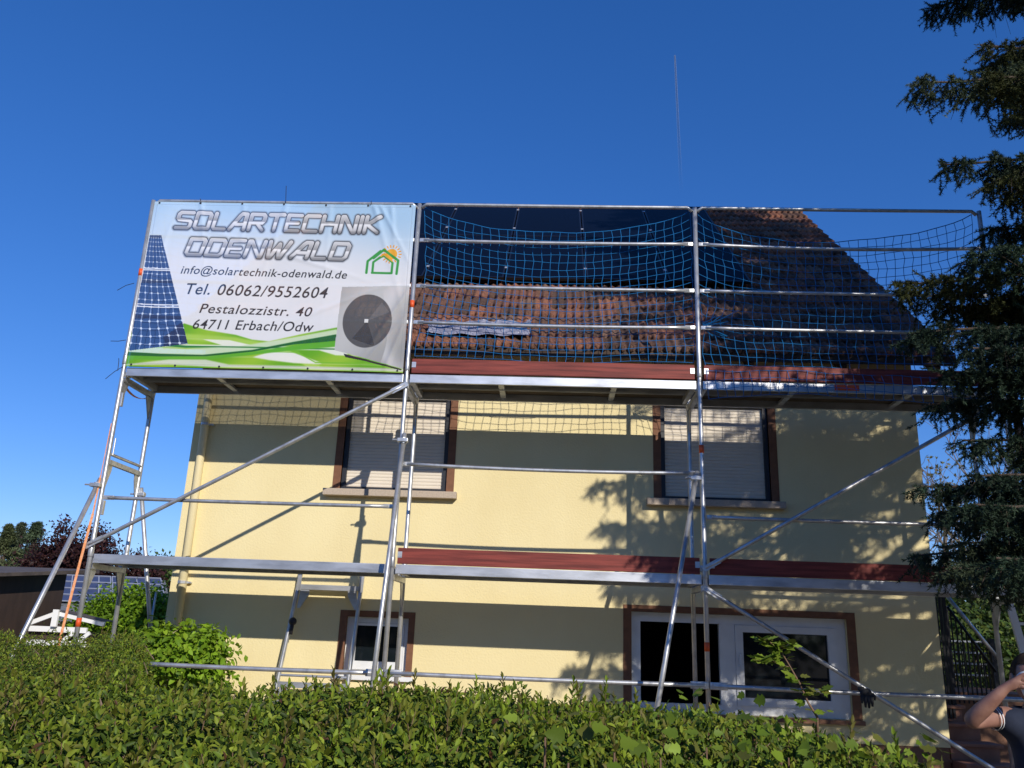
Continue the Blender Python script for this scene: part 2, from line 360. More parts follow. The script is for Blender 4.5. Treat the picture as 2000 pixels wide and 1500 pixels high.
# wide ground-floor window with an open left sash
o, s = OPEN[3], SUR[3]
f = MB(); frame_rect(f, s[0], s[1], s[2], s[3], (.09, .095, .07, 0), W - .008, W + .05); win = f.build('window', M['brown'], house); room(win, o)
f = MB(); frame_rect(f, o[0] + .002, o[1] - .002, o[2] + .002, o[3] - .002, (.10, .10, .10, .09), W + .05, W + .12); f.box(6.57, 6.74, W + .05, W + .12, o[2] + .09, o[3] - .1)
f.build('frame', M['white'], win)
f = MB(); frame_rect(f, 6.742, 7.846, 1.024, 1.866, (.085, .10, .075, .085), W + .035, W + .10); f.build('sash', M['white'], win)
q_ = MB(); q_.hexa(6.775, 6.80, W + .012, W + .034, 1.42, 1.56, .004); q_.hexa(6.778, 6.797, W + .0, W + .014, 1.38, 1.46, .004); q_.build('handle', M['white'], win)
q_ = MB(); frame_rect(q_, 6.824, 7.748, 1.106, 1.794, .012, W + .06, W + .074); q_.build('seal', M['dark'], win)
p = MB(); p.box(6.825, 7.75, W + .075, W + .085, 1.10, 1.795); p.build('pane', M['glass'], win)
f = MB(); f.box(s[0] - .01, s[1] + .01, W - .06, W + .05, .885, .928); f.build('sill', M['plinth'], win)
# downpipe with brackets
dp = MB(); dp.tube([(.47, .98, 4.93), (.47, 1.05, 4.83), (.475, 1.17, 4.68), (.475, 1.17, 4.5), (.50, 1.17, .0)], .047, 16); pi = dp.build('downpipe', M['pipe'], house, True)
for z in (3.95, 2.09, .9):
    b = MB(); b.tube([(.485, 1.17, z), (.485, 1.17, z + .03)], .055, 14); b.box(.53, .575, 1.18, 1.23, z + .005, z + .025); b.build('pipe_bracket', M['alu'], pi)

# solar panels on the roof
cs, sn = math.cos(SL), math.sin(SL)
def rp(x, b, h): return np.array([x, EY + b * cs - h * sn, EZ + b * sn + h * cs])
rows = [(2.17, 4.36), (4.385, 6.58)]; ords = ['leftmost', 'second from left', 'third from left', 'third from right', 'second from right', 'rightmost']
for r, (b0, b1) in enumerate(rows):
    for k in range(6):
        x0 = .50 + k * 1.15; x1 = x0 + 1.13
        t = thing('solar_panel', tuple(rp((x0 + x1) / 2, b0, .12)), 'black solar panel on the tiled roof, %s of the %s row' % (ords[k], ['lower', 'upper'][r]), 'solar panel', 'black solar panels on the roof')
        fr = MB()
        for (xa, xb, ba, bb) in ((x0, x0 + .025, b0, b1), (x1 - .025, x1, b0, b1), (x0 + .025, x1 - .025, b0, b0 + .025), (x0 + .025, x1 - .025, b1 - .025, b1)):
            vs = [rp(x, b, h) for x in (xa, xb) for b in (ba, bb) for h in (.105, .145)]
            fr.add(vs, [(0, 1, 3, 2), (4, 6, 7, 5), (0, 4, 5, 1), (2, 3, 7, 6), (0, 2, 6, 4), (1, 5, 7, 3)])
        fr.build('frame', M['pvframe'], t)
        gl = MB(); vs = [rp(x, b, h) for x in (x0 + .025, x1 - .025) for b in (b0 + .025, b1 - .025) for h in (.11, .141)]
        gl.add(vs, [(0, 1, 3, 2), (4, 6, 7, 5), (0, 4, 5, 1), (2, 3, 7, 6), (0, 2, 6, 4), (1, 5, 7, 3)]); gl.build('glass', M['pv'], t)
        if k < 5:
            for bb in (b0 + .45, b1 - .45):
                cl = MB(); a = rp(x1 + .01, bb - .03, .147); c = rp(x1 + .01, bb + .03, .147); cl.bar(a, c, .04, .008, (0, -sn, cs)); cl.build('clamp', M['pvalu'], t)
# plastic sheet near the eave
def sheet():
    nx, nb = 40, 10; V = []; F = []
    for j in range(nb + 1):
        for i in range(nx + 1):
            u, v = i / nx, j / nb
            x = 3.13 + 1.22 * u + .02 * math.sin(9 * v); b = .17 + (.46 - .03 * math.sin(7 * u)) * v
            h = .075 + .012 * math.sin(23 * u + 3 * v) + .010 * math.sin(41 * u * v + 5 * v) + .02 * (abs(u - .5) > .46)
            V.append(rp(x, b, h))
    for j in range(nb):
        for i in range(nx): a = j * (nx + 1) + i; F.append((a, a + 1, a + nx + 2, a + nx + 1))
    o = link('plastic_sheet', np.array(V), F, M['sheet'], None, True)
    tag(o, 'crumpled silvery plastic sheet laid on the tiles by the eave', 'plastic sheet')
sheet()

# ------------------------------------------------------------------ scaffold
scf = thing('scaffold', (0, 0, 0), 'galvanised steel scaffold with aluminium decks and red toe boards in front of the house', 'scaffold')
ZT, ZR = 6.336, (5.875, 5.319, 4.892); ZD, ZL = 4.205, 2.212; R = .0242; D = .73
BANDS = {0: (5.42, 1.63), 1: (5.10,), 2: (3.565, 1.63), 3: (1.63,)}
for k in range(4):
    X = k * B
    for Y, top in ((0, ZT - .01), (D, ZD + .02)):
        s = MB(); s.tube([(X, Y, .06), (X, Y, 2.30), (X, Y, 2.302), (X, Y, 2.48), (X, Y, 2.482), (X, Y, 4.30 if Y == 0 else 4.2), (X, Y, top)], [R, R, R * 1.02, R * 1.02, R, R, R], 16)
        st = s.build('standard', M['steel'], scf, True)
        for z in (2.27, 4.19) if Y else (2.27, 4.33, ):
            c = MB(); c.tube([(X, Y, z), (X, Y, z + .012), (X, Y, z + .10), (X, Y, z + .112)], [R, R * 1.16, R * 1.16, R], 14)
            c.build('collar', M['steel'], st, True)
        bp = MB(); bp.box(X - .075, X + .075, Y - .075, Y + .075, .0, .012); bp.tube([(X, Y, .012), (X, Y, .3)], R * .8, 10); bp.build('base_plate', M['steel'], st)
        if Y == 0:
            for z in BANDS[k]:
                b = MB(); b.tube([(X, 0, z - .042), (X, 0, z + .042)], R * 1.05, 16); b.build('marker_band', M['orange'], st, True)
    # deck transoms with gussets
    for z in (ZL - .055, ZD - .055):
        t = MB()
        t.box(X - .025, X - .021, R, D - R, z, z + .055); t.box(X + .021, X + .025, R, D - R, z, z + .055); t.box(X - .021, X + .021, R, D - R, z, z + .004)
        tr = t.build('transom', M['alu'], scf)
        for (ya, sg) in ((R, 1), (D - R, -1)):
            gs = MB(); gs.plate([(X, ya, z - .002), (X, ya + sg * .13, z - .002), (X, ya + sg * .12, z - .03), (X, ya + sg * .01, z - .25), (X, ya, z - .25)], (1, 0, 0), .012); gs.build('gusset', M['alu'], tr)
# end guard frame on the left end
t = MB(); t.tube([(0, 0, 3.345), (0, D, 3.345)], .017, 12); t.box(-.02, .02, R, D - R, 3.235, 3.285); t.tube([(.02, 0.05, 3.34), (.02, .05, 3.52)], .008, 8)
eg = t.build('end_guard', M['alu'], scf)
for (ya, sg) in ((R, 1), (D - R, -1)):
    gs = MB(); gs.plate([(0, ya, 3.233), (0, ya + sg * .09, 3.233), (0, ya + sg * .08, 3.17), (0, ya + sg * .01, 2.98), (0, ya, 2.98)], (1, 0, 0), .012); gs.build('gusset', M['alu'], eg)
for X, z in ((.03, 3.86), (.03, 2.70)):
    b = MB(); b.box(X, X + .022, -.02, .02, z, z + .15, .004); b.build('wedge_box', M['steel'], scf)
def rail(k, z, sag=0., y=0., r=.0195, top=False, x0=None, x1=None, z1=None):
    xa = k * B + (.03 if x0 is None else x0); xb = (k + 1) * B - .03 if x1 is None else x1
    zb = z if z1 is None else z1
    pts = []; rr = []
    if top: pts.append((xa + .0, y, z - .045)); rr.append(r)
    for i in range(13):
        u = i / 12; pts.append((xa + .05 + (xb - xa - .1) * u, y, z + (zb - z) * u - sag * 4 * u * (1 - u))); rr.append(r)
    if top: pts.append((xb, y, zb - .045)); rr.append(r)
    m_ = MB(); m_.tube(pts, rr, 12)
    if not top:
        for (x, zz, sg) in ((xa, z, 1), (xb, zb, -1)): m_.hexa(min(x, x + sg * .11), max(x, x + sg * .11), y - .010, y + .010, zz - .022, zz + .022, .004)
    return m_.build('guardrail', M['steel'], scf, True)
for k in range(3):
    rail(k, ZT - .012, .004, top=True)
    for i, z in enumerate(ZR): rail(k, z, (.012, .004, .006)[i] + (.02 if (k, i) == (2, 0) else 0) + (.01 if k == 1 and i == 2 else 0))
rail(0, 2.88, .006); rail(1, 3.325, .022, z1=3.315); rail(2, 2.872, .004)
# ground-level rails (flattened at the joints)
def lowrail(xa, xb, za, zb, fl=(True, True)):
    m_ = MB(); pts = [(xa + (xb - xa) * i / 8, -.035, za + (zb - za) * i / 8 - .006 * math.sin(math.pi * i / 8)) for i in range(9)]
    m_.tube(pts, .0215, 12)
    for x, z, sg, ok in ((xa, za, 1, fl[0]), (xb, zb, -1, fl[1])):
        if ok: m_.hexa(min(x - sg * .04, x + sg * .13), max(x - sg * .04, x + sg * .13), -.050, -.028, z - .034, z + .034, .006)
    m_.build('guardrail', M['steel'], scf, True)
lowrail(.77, 3.06, 1.268, 1.272, (False, True)); lowrail(3.15, 6.16, 1.275, 1.282); lowrail(6.25, 9.27, 1.28, 1.272)
# decks
def deck(k, z, y0=.045, y1=D - .045):
    xa, xb = k * B + .036, (k + 1) * B - .034; h = .092
    f = MB()
    for (ya, yb) in ((y0, y0 + .028), (y1 - .028, y1)): f.hexa(xa, xb, ya, yb, z, z + h, .004)
    for yc in (y0 + .3, y0 + .335): f.box(xa + .06, xb - .06, yc, yc + .006, z + .03, z + h - .014)
    f.box(xa + .0, xa + .05, y0 + .03, y1 - .03, z + .012, z + h - .006); f.box(xb - .05, xb, y0 + .03, y1 - .03, z + .012, z + h - .006)
    d = f.build('deck', M['alu'], scf)
    p = MB(); p.box(xa + .001, xb - .001, y0 + .029, y1 - .029, z + h - .012, z + h + .001); p.build('board', M['ply'], d)
    for u in (.32, .72):
        c = MB(); c.box(xa + (xb - xa) * u - .03, xa + (xb - xa) * u + .03, y0 + .03, y1 - .03, z + .035, z + .062); c.build('cross_bar', M['alu'], d)
    for xx in (xa - .03, xb - .012):
        for yy in (y0 + .04, y1 - .10): h_ = MB(); h_.box(xx, xx + .042, yy, yy + .06, z - .002, z + .05); h_.build('hook', M['steel'], d)
for k in range(3):
    deck(k, ZD, -.005 if k == 0 else .0); deck(k, ZL, -.005)
def toe(k, z, y=.0):
    xa, xb = k * B + .05, (k + 1) * B - .05
    b = MB(); b.hexa(xa, xb, y - .012, y + .018, z, z + .158, .003); t = b.build('toe_board', M['redboard'], scf)
    for x, sg in ((xa, 1), (xb, -1)): c = MB(); c.box(min(x, x + sg * .045), max(x, x + sg * .045), y - .0155, y - .0125, z + .06, z + .12); c.build('end_clip', M['alu'], t)
for k in range(3): toe(k, 4.312)
for k in (1, 2): toe(k, 2.268 + .042 * (k > 0))
rb = MB(); rb.box(at(1630, 760, 0)[0], at(1678, 760, 0)[0], -.006, -.0035, 4.23, 4.29); rb.build('red_marker', M['orange'], scf)
# diagonal braces
def diag(p, q):
    p = np.array(p, float); q = np.array(q, float); d = (q - p) / np.linalg.norm(q - p)
    m_ = MB(); m_.tube([p, p + d * .12, p + d * .16, q - d * .16, q - d * .12, q], [.012, .016, .0212, .0212, .016, .012], 12)
    o = m_.build('diagonal_brace', M['steel'], scf, True)
    for a, dd in ((p, d), (q, -d)): e = MB(); e.bar(a - dd * .03, a + dd * .16, .014, .055, np.cross(d, (0, 1, 0))); e.build('flat_end', M['steel'], o)
    for a in (p, q): w_ = MB(); w_.hexa(a[0] - .045, a[0] + .02, -.01, .035, a[2] - .03, a[2] + .03, .006); w_.build('wedge_head', M['steel'], o)
diag((-.02, -.045, 2.385), (B, -.045, 4.165)); diag((2 * B, -.045, 2.365), (3 * B, -.045, 4.17)); diag((2 * B, -.045, 2.17), (3 * B, -.045, .33))
# raking struts with couplers
def strut(p, v, yr):
    p = np.array(p, float); v = np.array(v, float); d = (v - p); tt = (0.03 - p[2]) / d[2]; e = p + d * tt; dn = d / np.linalg.norm(d)
    m_ = MB(); m_.tube([p - dn * .08, e], .0238, 14); o = m_.build('raking_strut', M['steel'], scf, True)
    c = MB(); x, z = p[0], p[2]
    c.tube([(x, p[1] - .0, z - .03), (x, p[1], z + .03)], .036, 12); c.hexa(x - .06, x + .05, p[1] - .05, p[1] + .01, z - .02, z + .02, .006); c.tube([(x - .11, p[1] - .04, z), (x - .02, p[1] - .03, z)], .009, 8)
    c.build('coupler', M['steel'], o)
strut((-.045, -.03, 3.0), (-.23, -.5, 1.526), 0); strut((3.13, -.045, 3.56), (3.071, -.40, 1.066), 0); strut((6.13, -.045, 3.25), (5.655, -.5, 1.09), 0); strut((.045, .76, 3.03), (.144, 1.2, 1.736), 0)

# scaffold frame leaning on the wall
sf = thing('spare_scaffold_ladder', (2.15, 1.1, .0), 'spare aluminium scaffold frame with cross bars leaning on the yellow wall', 'scaffold frame')
def lean(x, z): return (x, 1.175 - (2.4 - z) * .09, z)
for xa, xb in ((1.85, 1.735), (2.56, 2.515)):
    s = MB(); dx = (xb - xa) / 1.3
    s.tube([lean(xa - (2.29 - z) * -dx, z) for z in (2.29, 1.9, 1.4, .6, .04)], R, 14); st = s.build('standard', M['steel'], sf, True)
    pl = MB(); x = xa; pl.box(x - .022, x + .022, 1.12, 1.126, 2.06, 2.26); pl.build('hole_plate', M['steel'], st)
def xl(z): return 1.85 - (2.29 - z) * .0885
def xr(z): return 2.56 - (2.29 - z) * .0346
def cross(z, h, name='cross_bar', box=True):
    c = MB(); a = lean(xl(z) + .02, z); b = lean(xr(z) - .02, z)
    if box: c.bar(a, b, .045, h)
    else: c.tube([a, b], .014, 10)
    return c.build(name, M['alu'], sf)
cross(2.10, .055); cross(1.155, .0, box=False); cross(1.06, .06)
for z in (2.07, 1.03):
    for x, sg in ((xl(z) + .02, 1), (xr(z) - .02, -1)):
        gs = MB(); y = lean(x, z)[1]; gs.plate([(x + sg * .02, y, z), (x + sg * .12, y, z), (x + sg * .12, y, z - .05), (x + sg * .03, y, z - .2), (x, y, z - .2)], (0, 1, 0), .03); gs.build('gusset', M['alu'], sf)
kb = MB(); x = xl(1.72); kb.ball((x + .035, lean(x, 1.72)[1] - .03, 1.72), (.045, .03, .045), 12, 8); kb.tube([(x + .035, lean(x, 1.7)[1] - .03, 1.7), (x + .03, lean(x, 1.6)[1] - .03, 1.58)], .02, 10); kb.build('locking_knob', M['tie'], sf, True)

# ------------------------------------------------------------------ straps and ties
def ribbon(name, pts, wd, m, label, cat, side=(1, 0, 0)):
    mb = MB()
    for i in range(len(pts) - 1): mb.bar(np.array(pts[i], float), np.array(pts[i + 1], float), wd if i > 1 else .008 if i < 1 else .016, .004, (0, -1, .0001))
    o = mb.build(name, m); return tag(o, label, cat)
ribbon('ratchet_strap', [(.0, -.052, 3.66), (-.012, -.055, 3.1), (-.02, -.06, 2.7), (-.055, -.075, 2.2), (-.075, -.085, 1.9), (-.10, -.09, 1.55), (-.115, -.09, 1.2), (-.12, -.09, .6)], .026, M['strap'],
       'orange lashing strap hanging down along the left end post', 'strap')
sp = [(0 - .0 + .004, .03 + .68 * u, 4.17 - .09 * 4 * u * (1 - u) - .01 * u) for u in np.linspace(0, 1, 11)]
mb = MB()
for a, b in zip(sp[:-1], sp[1:]): mb.bar(np.array(a), np.array(b), .006, .035, (1, 0, .001))
sv = MB()
for i, (a, b) in enumerate(zip(sp[:-1], sp[1:])): sv.bar(np.array(a) - np.array([.03, 0, 0]), np.array(b) - np.array([.03, 0, 0]), .03, .005, (0, 0, 1))
tag(sv.build('lashing_strap', M['strap']), 'orange strap sagging between the posts under the upper left deck', 'strap')

# ------------------------------------------------------------------ safety nets
def net(k, fn, label, nx=31, nv=20):
    mb = MB(); G = [[np.array(fn(i / nx, j)) for i in range(nx + 1)] for j in range(nv + 1)]
    r = .0035
    for j in range(nv + 1): mb.tube(G[j], r if j not in (0,) else r * 1.5, 4, False)
    for i in range(nx + 1): mb.tube([G[j][i] for j in range(nv + 1)], r, 4, False)
    o = mb.build('safety_net', M['net'], None, True)
    return tag(o, label, 'safety net', 'blue safety nets hung along the upper scaffold deck')
def wob(u, j, s): return .010 * math.sin(17 * u + 1.7 * j + s) + .006 * math.sin(41 * u - 2.3 * j + s)
def net2(u, j):
    v = j / 20; x = B + .04 + (B - .08) * u
    zt = ZT - .02 - .30 * (4 * u * (1 - u)) ** .75; zb = 4.42 + .02 * math.sin(9 * u)
    # knots hang nearly straight, edges pulled up to the corners
    f = v ** .96
    z = zt + (zb - zt) * f
    x += .10 * math.exp(-((u) / .12) ** 2) * v * (1 - v) * 3
    return (x + wob(u, j, 0) * .7, .05 + .09 * math.sin(math.pi * v) * math.sin(math.pi * u) + wob(u, j, 2), z + wob(u, j, 1) * .7)
net(1, net2, 'blue safety net sagging behind the middle guardrails above the toe board', 31, 19)
def net3(u, j):
    v = j / 20; x = 2 * B + .04 + (B - .10) * u
    um = .38
    sag = .36 * (1 - ((u - um) / um) ** 2) if u < um else .36 * (1 - ((u - um) / (1 - um)) ** 2)
    sag = .36 * (max(sag, 0) / .36) ** .8
    zt = ZT - .03 - sag
    zb = 4.19 + .06 * math.sin(5 * u) + .14 * max(0, u - .45)
    z = zt + (zb - zt) * v; y = .05 + .05 * math.sin(math.pi * v)
    if v > .86: y = .05 - .09 * min(1, (v - .86) / .05)
    # gathered knot at the post
    d = math.exp(-((u) / .10) ** 2) * math.exp(-((z - 4.95) / .22) ** 2)
    x = x * (1 - .75 * d) + (2 * B + .06) * .75 * d; z = z * (1 - .6 * d) + 4.95 * .6 * d; y -= .06 * d
    x += .08 * math.exp(-(u / .12) ** 2) * (v - .5)
    if u > .8 and v > .65: z -= .10 * math.sin((u - .8) * 15) * (v - .65); x += .05 * math.sin(9 * v + 30 * u) * (v - .65)
    return (x + wob(u, j, 3) * .8, y + wob(u, j, 5), z + wob(u, j, 4) * .8)
net(2, net3, 'blue safety net bunched at the post and drooping over the right deck edge', 31, 21)
def net1(u, j):
    v = j / 20; x = .04 + (B - .08) * u
    zt = ZT - .03 - .25 * 4 * u * (1 - u); zb = 4.40
    return (x + wob(u, j, 7) * .8, .06 + .09 * math.sin(math.pi * v) + wob(u, j, 8), zt + (zb - zt) * v + wob(u, j, 9))
net(0, net1, 'blue safety net mostly hidden behind the printed banner', 31, 20)
g_ = MB()
for q in range(9):
    a = np.array([2 * B + .05, .0, 4.93 + .02 * math.sin(q)]); e = a + np.array([.10 + .3 * random.random(), .02 + .05 * random.random(), -.16 + .42 * random.random()])
    g_.tube([a, (a + e) / 2 + [0, 0, .03 * random.uniform(-1, 1)], e], .004, 4, False)
tag(g_.build('net_cord', M['net']), 'frayed bunch of blue cord ends tied at the third post', 'cord')

# ------------------------------------------------------------------ banner
BX0, BZ0, BW, BH, BY = .035, 6.295, 3.03, 1.995, -.036
def bst(px, py):
    p = at(px, py, BY); return np.array([p[0] - BX0, BZ0 - p[2]])
def wr(s, t):
    """folds of the cloth"""
    s = np.asarray(s, float); t = np.asarray(t, float)
    d = .004 * np.sin(2.2 * s + 1.3 * t) + .003 * np.sin(5.1 * s - 3.7 * t + 1)
    for (s0, ang, a, wd) in ((.55, .3, .010, .030), (1.05, .1, .008, .03), (1.55, -.35, .012, .035), (2.05, .05, .008, .03), (2.55, .55, .016, .035), (2.62, .9, .014, .03), (2.75, .25, .012, .03)):
        q = s - s0 - ang * t * .6; d = d + a * np.exp(-(q / wd) ** 2) * np.exp(-t / .55)
    for (s0, t0, ux, uy, a, wd, ln) in ((2.85, 1.35, .5, -.87, .014, .03, .45), (2.75, 1.7, .6, -.8, .012, .028, .4), (2.9, 1.75, .3, -.95, .014, .03, .5), (.15, .75, .2, -1, .008, .035, .5), (1.55, .62, .95, .3, .008, .03, .8), (2.3, 1.2, .9, -.4, .008, .03, .5)):
        al = (s - s0) * ux + (t - t0) * uy; ac = (s - s0) * -uy + (t - t0) * ux; d = d + a * np.exp(-(ac / wd) ** 2 - (al / ln) ** 2)
    edge = np.minimum(1, 14 * np.minimum(np.minimum(s, BW - s), np.minimum(t, BH - t)).clip(0) + .25)
    return -d * edge
def lin(c): c = np.asarray(c, float) / 255; return np.where(c <= .04045, c / 12.92, ((c + .055) / 1.055) ** 2.4)
LET = {'S': ([[(1, 1), (.12, 1), (0, .88), (0, .62), (.1, .53), (.9, .47), (1, .38), (1, .12), (.88, 0), (0, 0)]], 1), 'O': ([[(0, .12), (0, 1), (.88, 1), (1, .88), (1, 0), (.12, 0), (0, .12)]], 1),
       'L': ([[(0, 1), (0, .1), (.1, 0), (1, 0)]], .85), 'A': ([[(0, 0), (.55, .88), (.68, 1), (1, 1), (1, 0)], [(.36, .33), (1, .33)]], 1.05),
       'R': ([[(0, 0), (0, 1), (.88, 1), (1, .88), (1, .6), (.88, .45), (.15, .45)], [(.5, .45), (1, 0)]], 1), 'T': ([[(0, 1), (1, 1)], [(.5, 1), (.5, 0)]], 1),
       'E': ([[(1, 1), (0, 1), (0, 0), (1, 0)], [(0, .5), (.85, .5)]], .9), 'C': ([[(1, 1), (.12, 1), (0, .88), (0, .12), (.12, 0), (1, 0)]], .95),
       'H': ([[(0, 0), (0, 1)], [(1, 0), (1, 1)], [(0, .5), (1, .5)]], 1), 'N': ([[(0, 0), (0, 1), (.12, 1), (.88, 0), (1, 0), (1, 1)]], 1.05), 'I': ([[(0, 0), (0, 1)]], .0),
       'K': ([[(0, 0), (0, 1)], [(1, 1), (.12, .5), (1, 0)]], .95), 'D': ([[(0, 0), (0, 1), (.85, 1), (1, .85), (1, .15), (.85, 0), (0, 0)]], 1), 'W': ([[(0, 1), (.12, 0), (.22, 0), (.5, .85), (.62, 0), (.72, 0), (1, 1)]], 1.35)}
def segd(S, T, a, b):
    dx, dy = b[0] - a[0], b[1] - a[1]; l2 = dx * dx + dy * dy + 1e-12
    u = (((S - a[0]) * dx + (T - a[1]) * dy) / l2).clip(0, 1)
    return np.hypot(S - a[0] - u * dx, T - a[1] - u * dy)
def inpoly(S, T, P):
    r = np.zeros(S.shape, bool); n = len(P)
    for i in range(n):
        (x1, y1), (x2, y2) = P[i], P[(i + 1) % n]
        c = ((y1 > T) != (y2 > T)) & (S < (x2 - x1) * (T - y1) / (y2 - y1 + 1e-12) + x1); r ^= c
    return r
def ss(e0, e1, x): u = ((x - e0) / (e1 - e0)).clip(0, 1); return u * u * (3 - 2 * u)
def banner():
    ns, ntt = 800, 528
    s = np.linspace(0, BW, ns); t = np.linspace(0, BH, ntt); S, T = np.meshgrid(s, t)
    def z1(x, y): return bst(200 + x * .325, 350 + y * .325)          # survey crop coordinates
    Cc = np.zeros(S.shape + (3,))
    def over(mask, col):
        nonlocal Cc
        mask = np.asarray(mask, float)[..., None]; Cc = Cc * (1 - mask) + np.asarray(col, float) * mask
    k = ss(.0, .85, T + .10 * np.sin(1.5 * S))[..., None]
    Cc = np.array([172, 206, 236]) * (1 - k) + np.array([232, 233, 238]) * k
    glow = np.exp(-((S - .3) / .35) ** 2 - ((T - .25) / .3) ** 2); over(glow * .45, (225, 236, 246))
    # green swirls along the foot
    def curve(pts):
        P = np.array([z1(*q) for q in pts]); return np.interp(S, P[:, 0], P[:, 1])
    hill = curve([(140, 1010), (350, 985), (490, 865), (620, 905), (800, 935), (900, 965), (1000, 975), (1200, 930), (1420, 890), (1850, 800)])
    body = ss(-.006, .012, T - hill)
    base = np.array([126, 186, 44]) + 26 * np.sin(7 * S + 9 * T)[..., None] * np.array([1, .5, .4])
    over(body, base)
    def band(pa, pb, col, soft=.012, op=1.):
        a, b = curve(pa), curve(pb); over(op * ss(-soft, soft, T - a) * ss(-soft, soft, b - T), col)
    band([(500, 930), (800, 950), (1050, 1000), (1300, 1120), (1400, 1200)], [(500, 960), (800, 1000), (1000, 1030), (1200, 1110), (1300, 1200)], (176, 214, 92), .02, .9)
    band([(600, 962), (760, 968), (900, 1000), (930, 1010)], [(600, 962), (720, 1000), (850, 1012), (930, 1010)], (238, 242, 226), .008)
    band([(900, 1072), (1010, 1040), (1130, 1038), (1300, 1100), (1320, 1112)], [(900, 1072), (1000, 1090), (1150, 1108), (1300, 1114), (1320, 1112)], (236, 238, 232), .012)
    band([(1090, 1040), (1170, 1036), (1280, 1100)], [(1090, 1044), (1170, 1046), (1280, 1108)], (120, 190, 50), .006, .9)
    band([(1300, 1010), (1420, 1000), (1480, 1060)], [(1300, 1030), (1400, 1060), (1480, 1064)], (234, 240, 228), .01)
    band([(150, 1000), (300, 1010), (500, 1020), (800, 1010), (1100, 960), (1400, 905)], [(150, 1040), (350, 1055), (600, 1060), (900, 1030), (1150, 985), (1400, 945)], (205, 226, 190), .012)
    band([(150, 990), (330, 985), (500, 1000), (700, 1004)], [(150, 1004), (330, 1002), (500, 1014), (700, 1012)], (52, 130, 62), .005)
    band([(150, 1038), (350, 1050), (600, 1056), (900, 1028), (1150, 978), (1400, 935)], [(150, 1062), (350, 1068), (620, 1066), (900, 1040), (1150, 995), (1400, 975)], (32, 104, 52), .006)
    band([(150, 1060), (350, 1068), (620, 1068), (900, 1042), (1150, 1000), (1400, 975)], [(150, 1082), (350, 1090), (650, 1082), (900, 1058), (1150, 1030), (1400, 1010)], (96, 178, 50), .01)
    band([(150, 1112), (400, 1085), (620, 1085), (760, 1116)], [(150, 1118), (400, 1116), (620, 1128), (760, 1134)], (226, 228, 224), .012, .85)
    # printed module picture, left edge
    q = [z1(285, 335), z1(355, 337), z1(512, 990), z1(158, 1032)]
    m_ = inpoly(S, T, q)
    vv = ((T - q[0][1]) / (q[3][1] - q[0][1])); xl_ = q[0][0] + (q[3][0] - q[0][0]) * vv; xr_ = q[1][0] + (q[2][0] - q[1][0]) * vv
    uu = (S - xl_) / (xr_ - xl_ + 1e-9)
    navy = np.array([34, 52, 94]) + 26 * (1 - vv)[..., None]; over(m_, navy)
    vp = vv ** .80; rowc = vp * 19 + .12 * np.sin(9 * S + 3); colc = uu * 5.6 + .1 * np.sin(14 * T)
    lw = .05
    gr = ((np.abs(rowc - np.round(rowc)) < lw * .8) | (np.abs(colc - np.round(colc)) < lw)); over(m_ & gr, (128, 146, 184))
    dd = np.hypot((rowc - np.round(rowc)) * .9, (colc - np.round(colc))) < .13; over(m_ & dd, (214, 226, 242))
    for y in (535, 545, 752, 766):
        over(m_ & (np.abs(T - z1(330, y)[1] - .006 * np.sin(6 * S)) < .006), (235, 238, 245))
    # outdoor unit picture, right
    q = [z1(1440, 648), z1(1846, 640), z1(1812, 1142), z1(1395, 1030)]; m_ = inpoly(S, T, q)
    gl = 178 + 20 * np.sin(4 * S + 3 * T); over(m_, np.stack([gl, gl + 1, gl + 2], -1))
    fold_light = m_ & (S > z1(1690, 900)[0] + .05 * np.sin(5 * T)); fl = np.exp(-((S - z1(1765, 950)[0] - .20 * np.sin(3.2 * T)) / .10) ** 2); over(fold_light * fl * .6, (222, 222, 226))  # bright streak of the cloth folds painted into the print colour
    c = z1(1592, 853); rx = z1(1740, 853)[0] - c[0]; ry = z1(1592, 1016)[1] - c[1]
    rr = np.hypot((S - c[0]) / rx, (T - c[1]) / ry); over(ss(1.01, .985, rr), (84, 84, 87))
    over((rr < .97) & (((rr * 22) % 1) < .3), (94, 94, 97)); over((rr < .96) & inpoly(S, T, [c, z1(1640, 1010), z1(1500, 960)]), (66, 66, 70)); over((rr < .96) & inpoly(S, T, [c, z1(1680, 740), z1(1725, 800)]), (104, 104, 107))
    over((np.abs(S - c[0] + .01) < .02) & (np.abs(T - c[1]) < .02), (226, 226, 226))
    over(inpoly(S, T, [z1(1450, 1050), z1(1800, 1142), z1(1795, 1150), z1(1560, 1092), z1(1460, 1072)]), (40, 44, 46))
    # little house and sun sign
    sc_ = z1(1738, 452); over(ss(.0, -.006, np.hypot(S - sc_[0], T - sc_[1]) - .068), (246, 176, 52))
    for i in range(18):
        a = 2 * math.pi * i / 18; p = sc_ + .085 * np.array([math.cos(a), math.sin(a)]); e = sc_ + .108 * np.array([math.cos(a), math.sin(a)])
        over(segd(S, T, p, e) < .007, (240, 168, 48))
    def pl(pts, wd, col):
        P = [z1(*q_) for q_ in pts]; dm = np.full(S.shape, 9.)
        for a, b in zip(P[:-1], P[1:]): dm = np.minimum(dm, segd(S, T, a, b))
        over(ss(wd + .003, wd - .003, dm), col)
    pl([(1586, 562), (1594, 492), (1672, 432)], .014, (62, 158, 72)); pl([(1768, 570), (1778, 490), (1692, 425), (1630, 474)], .014, (62, 158, 72))
    pl([(1660, 474), (1695, 450), (1738, 492)], .012, (240, 172, 50)); pl([(1622, 560), (1628, 498), (1668, 470)], .013, (62, 158, 72))
    pl([(1620, 562), (1738, 566), (1744, 505)], .013, (62, 158, 72)); pl([(1628, 498), (1690, 462), (1744, 505)], .008, (62, 158, 72))
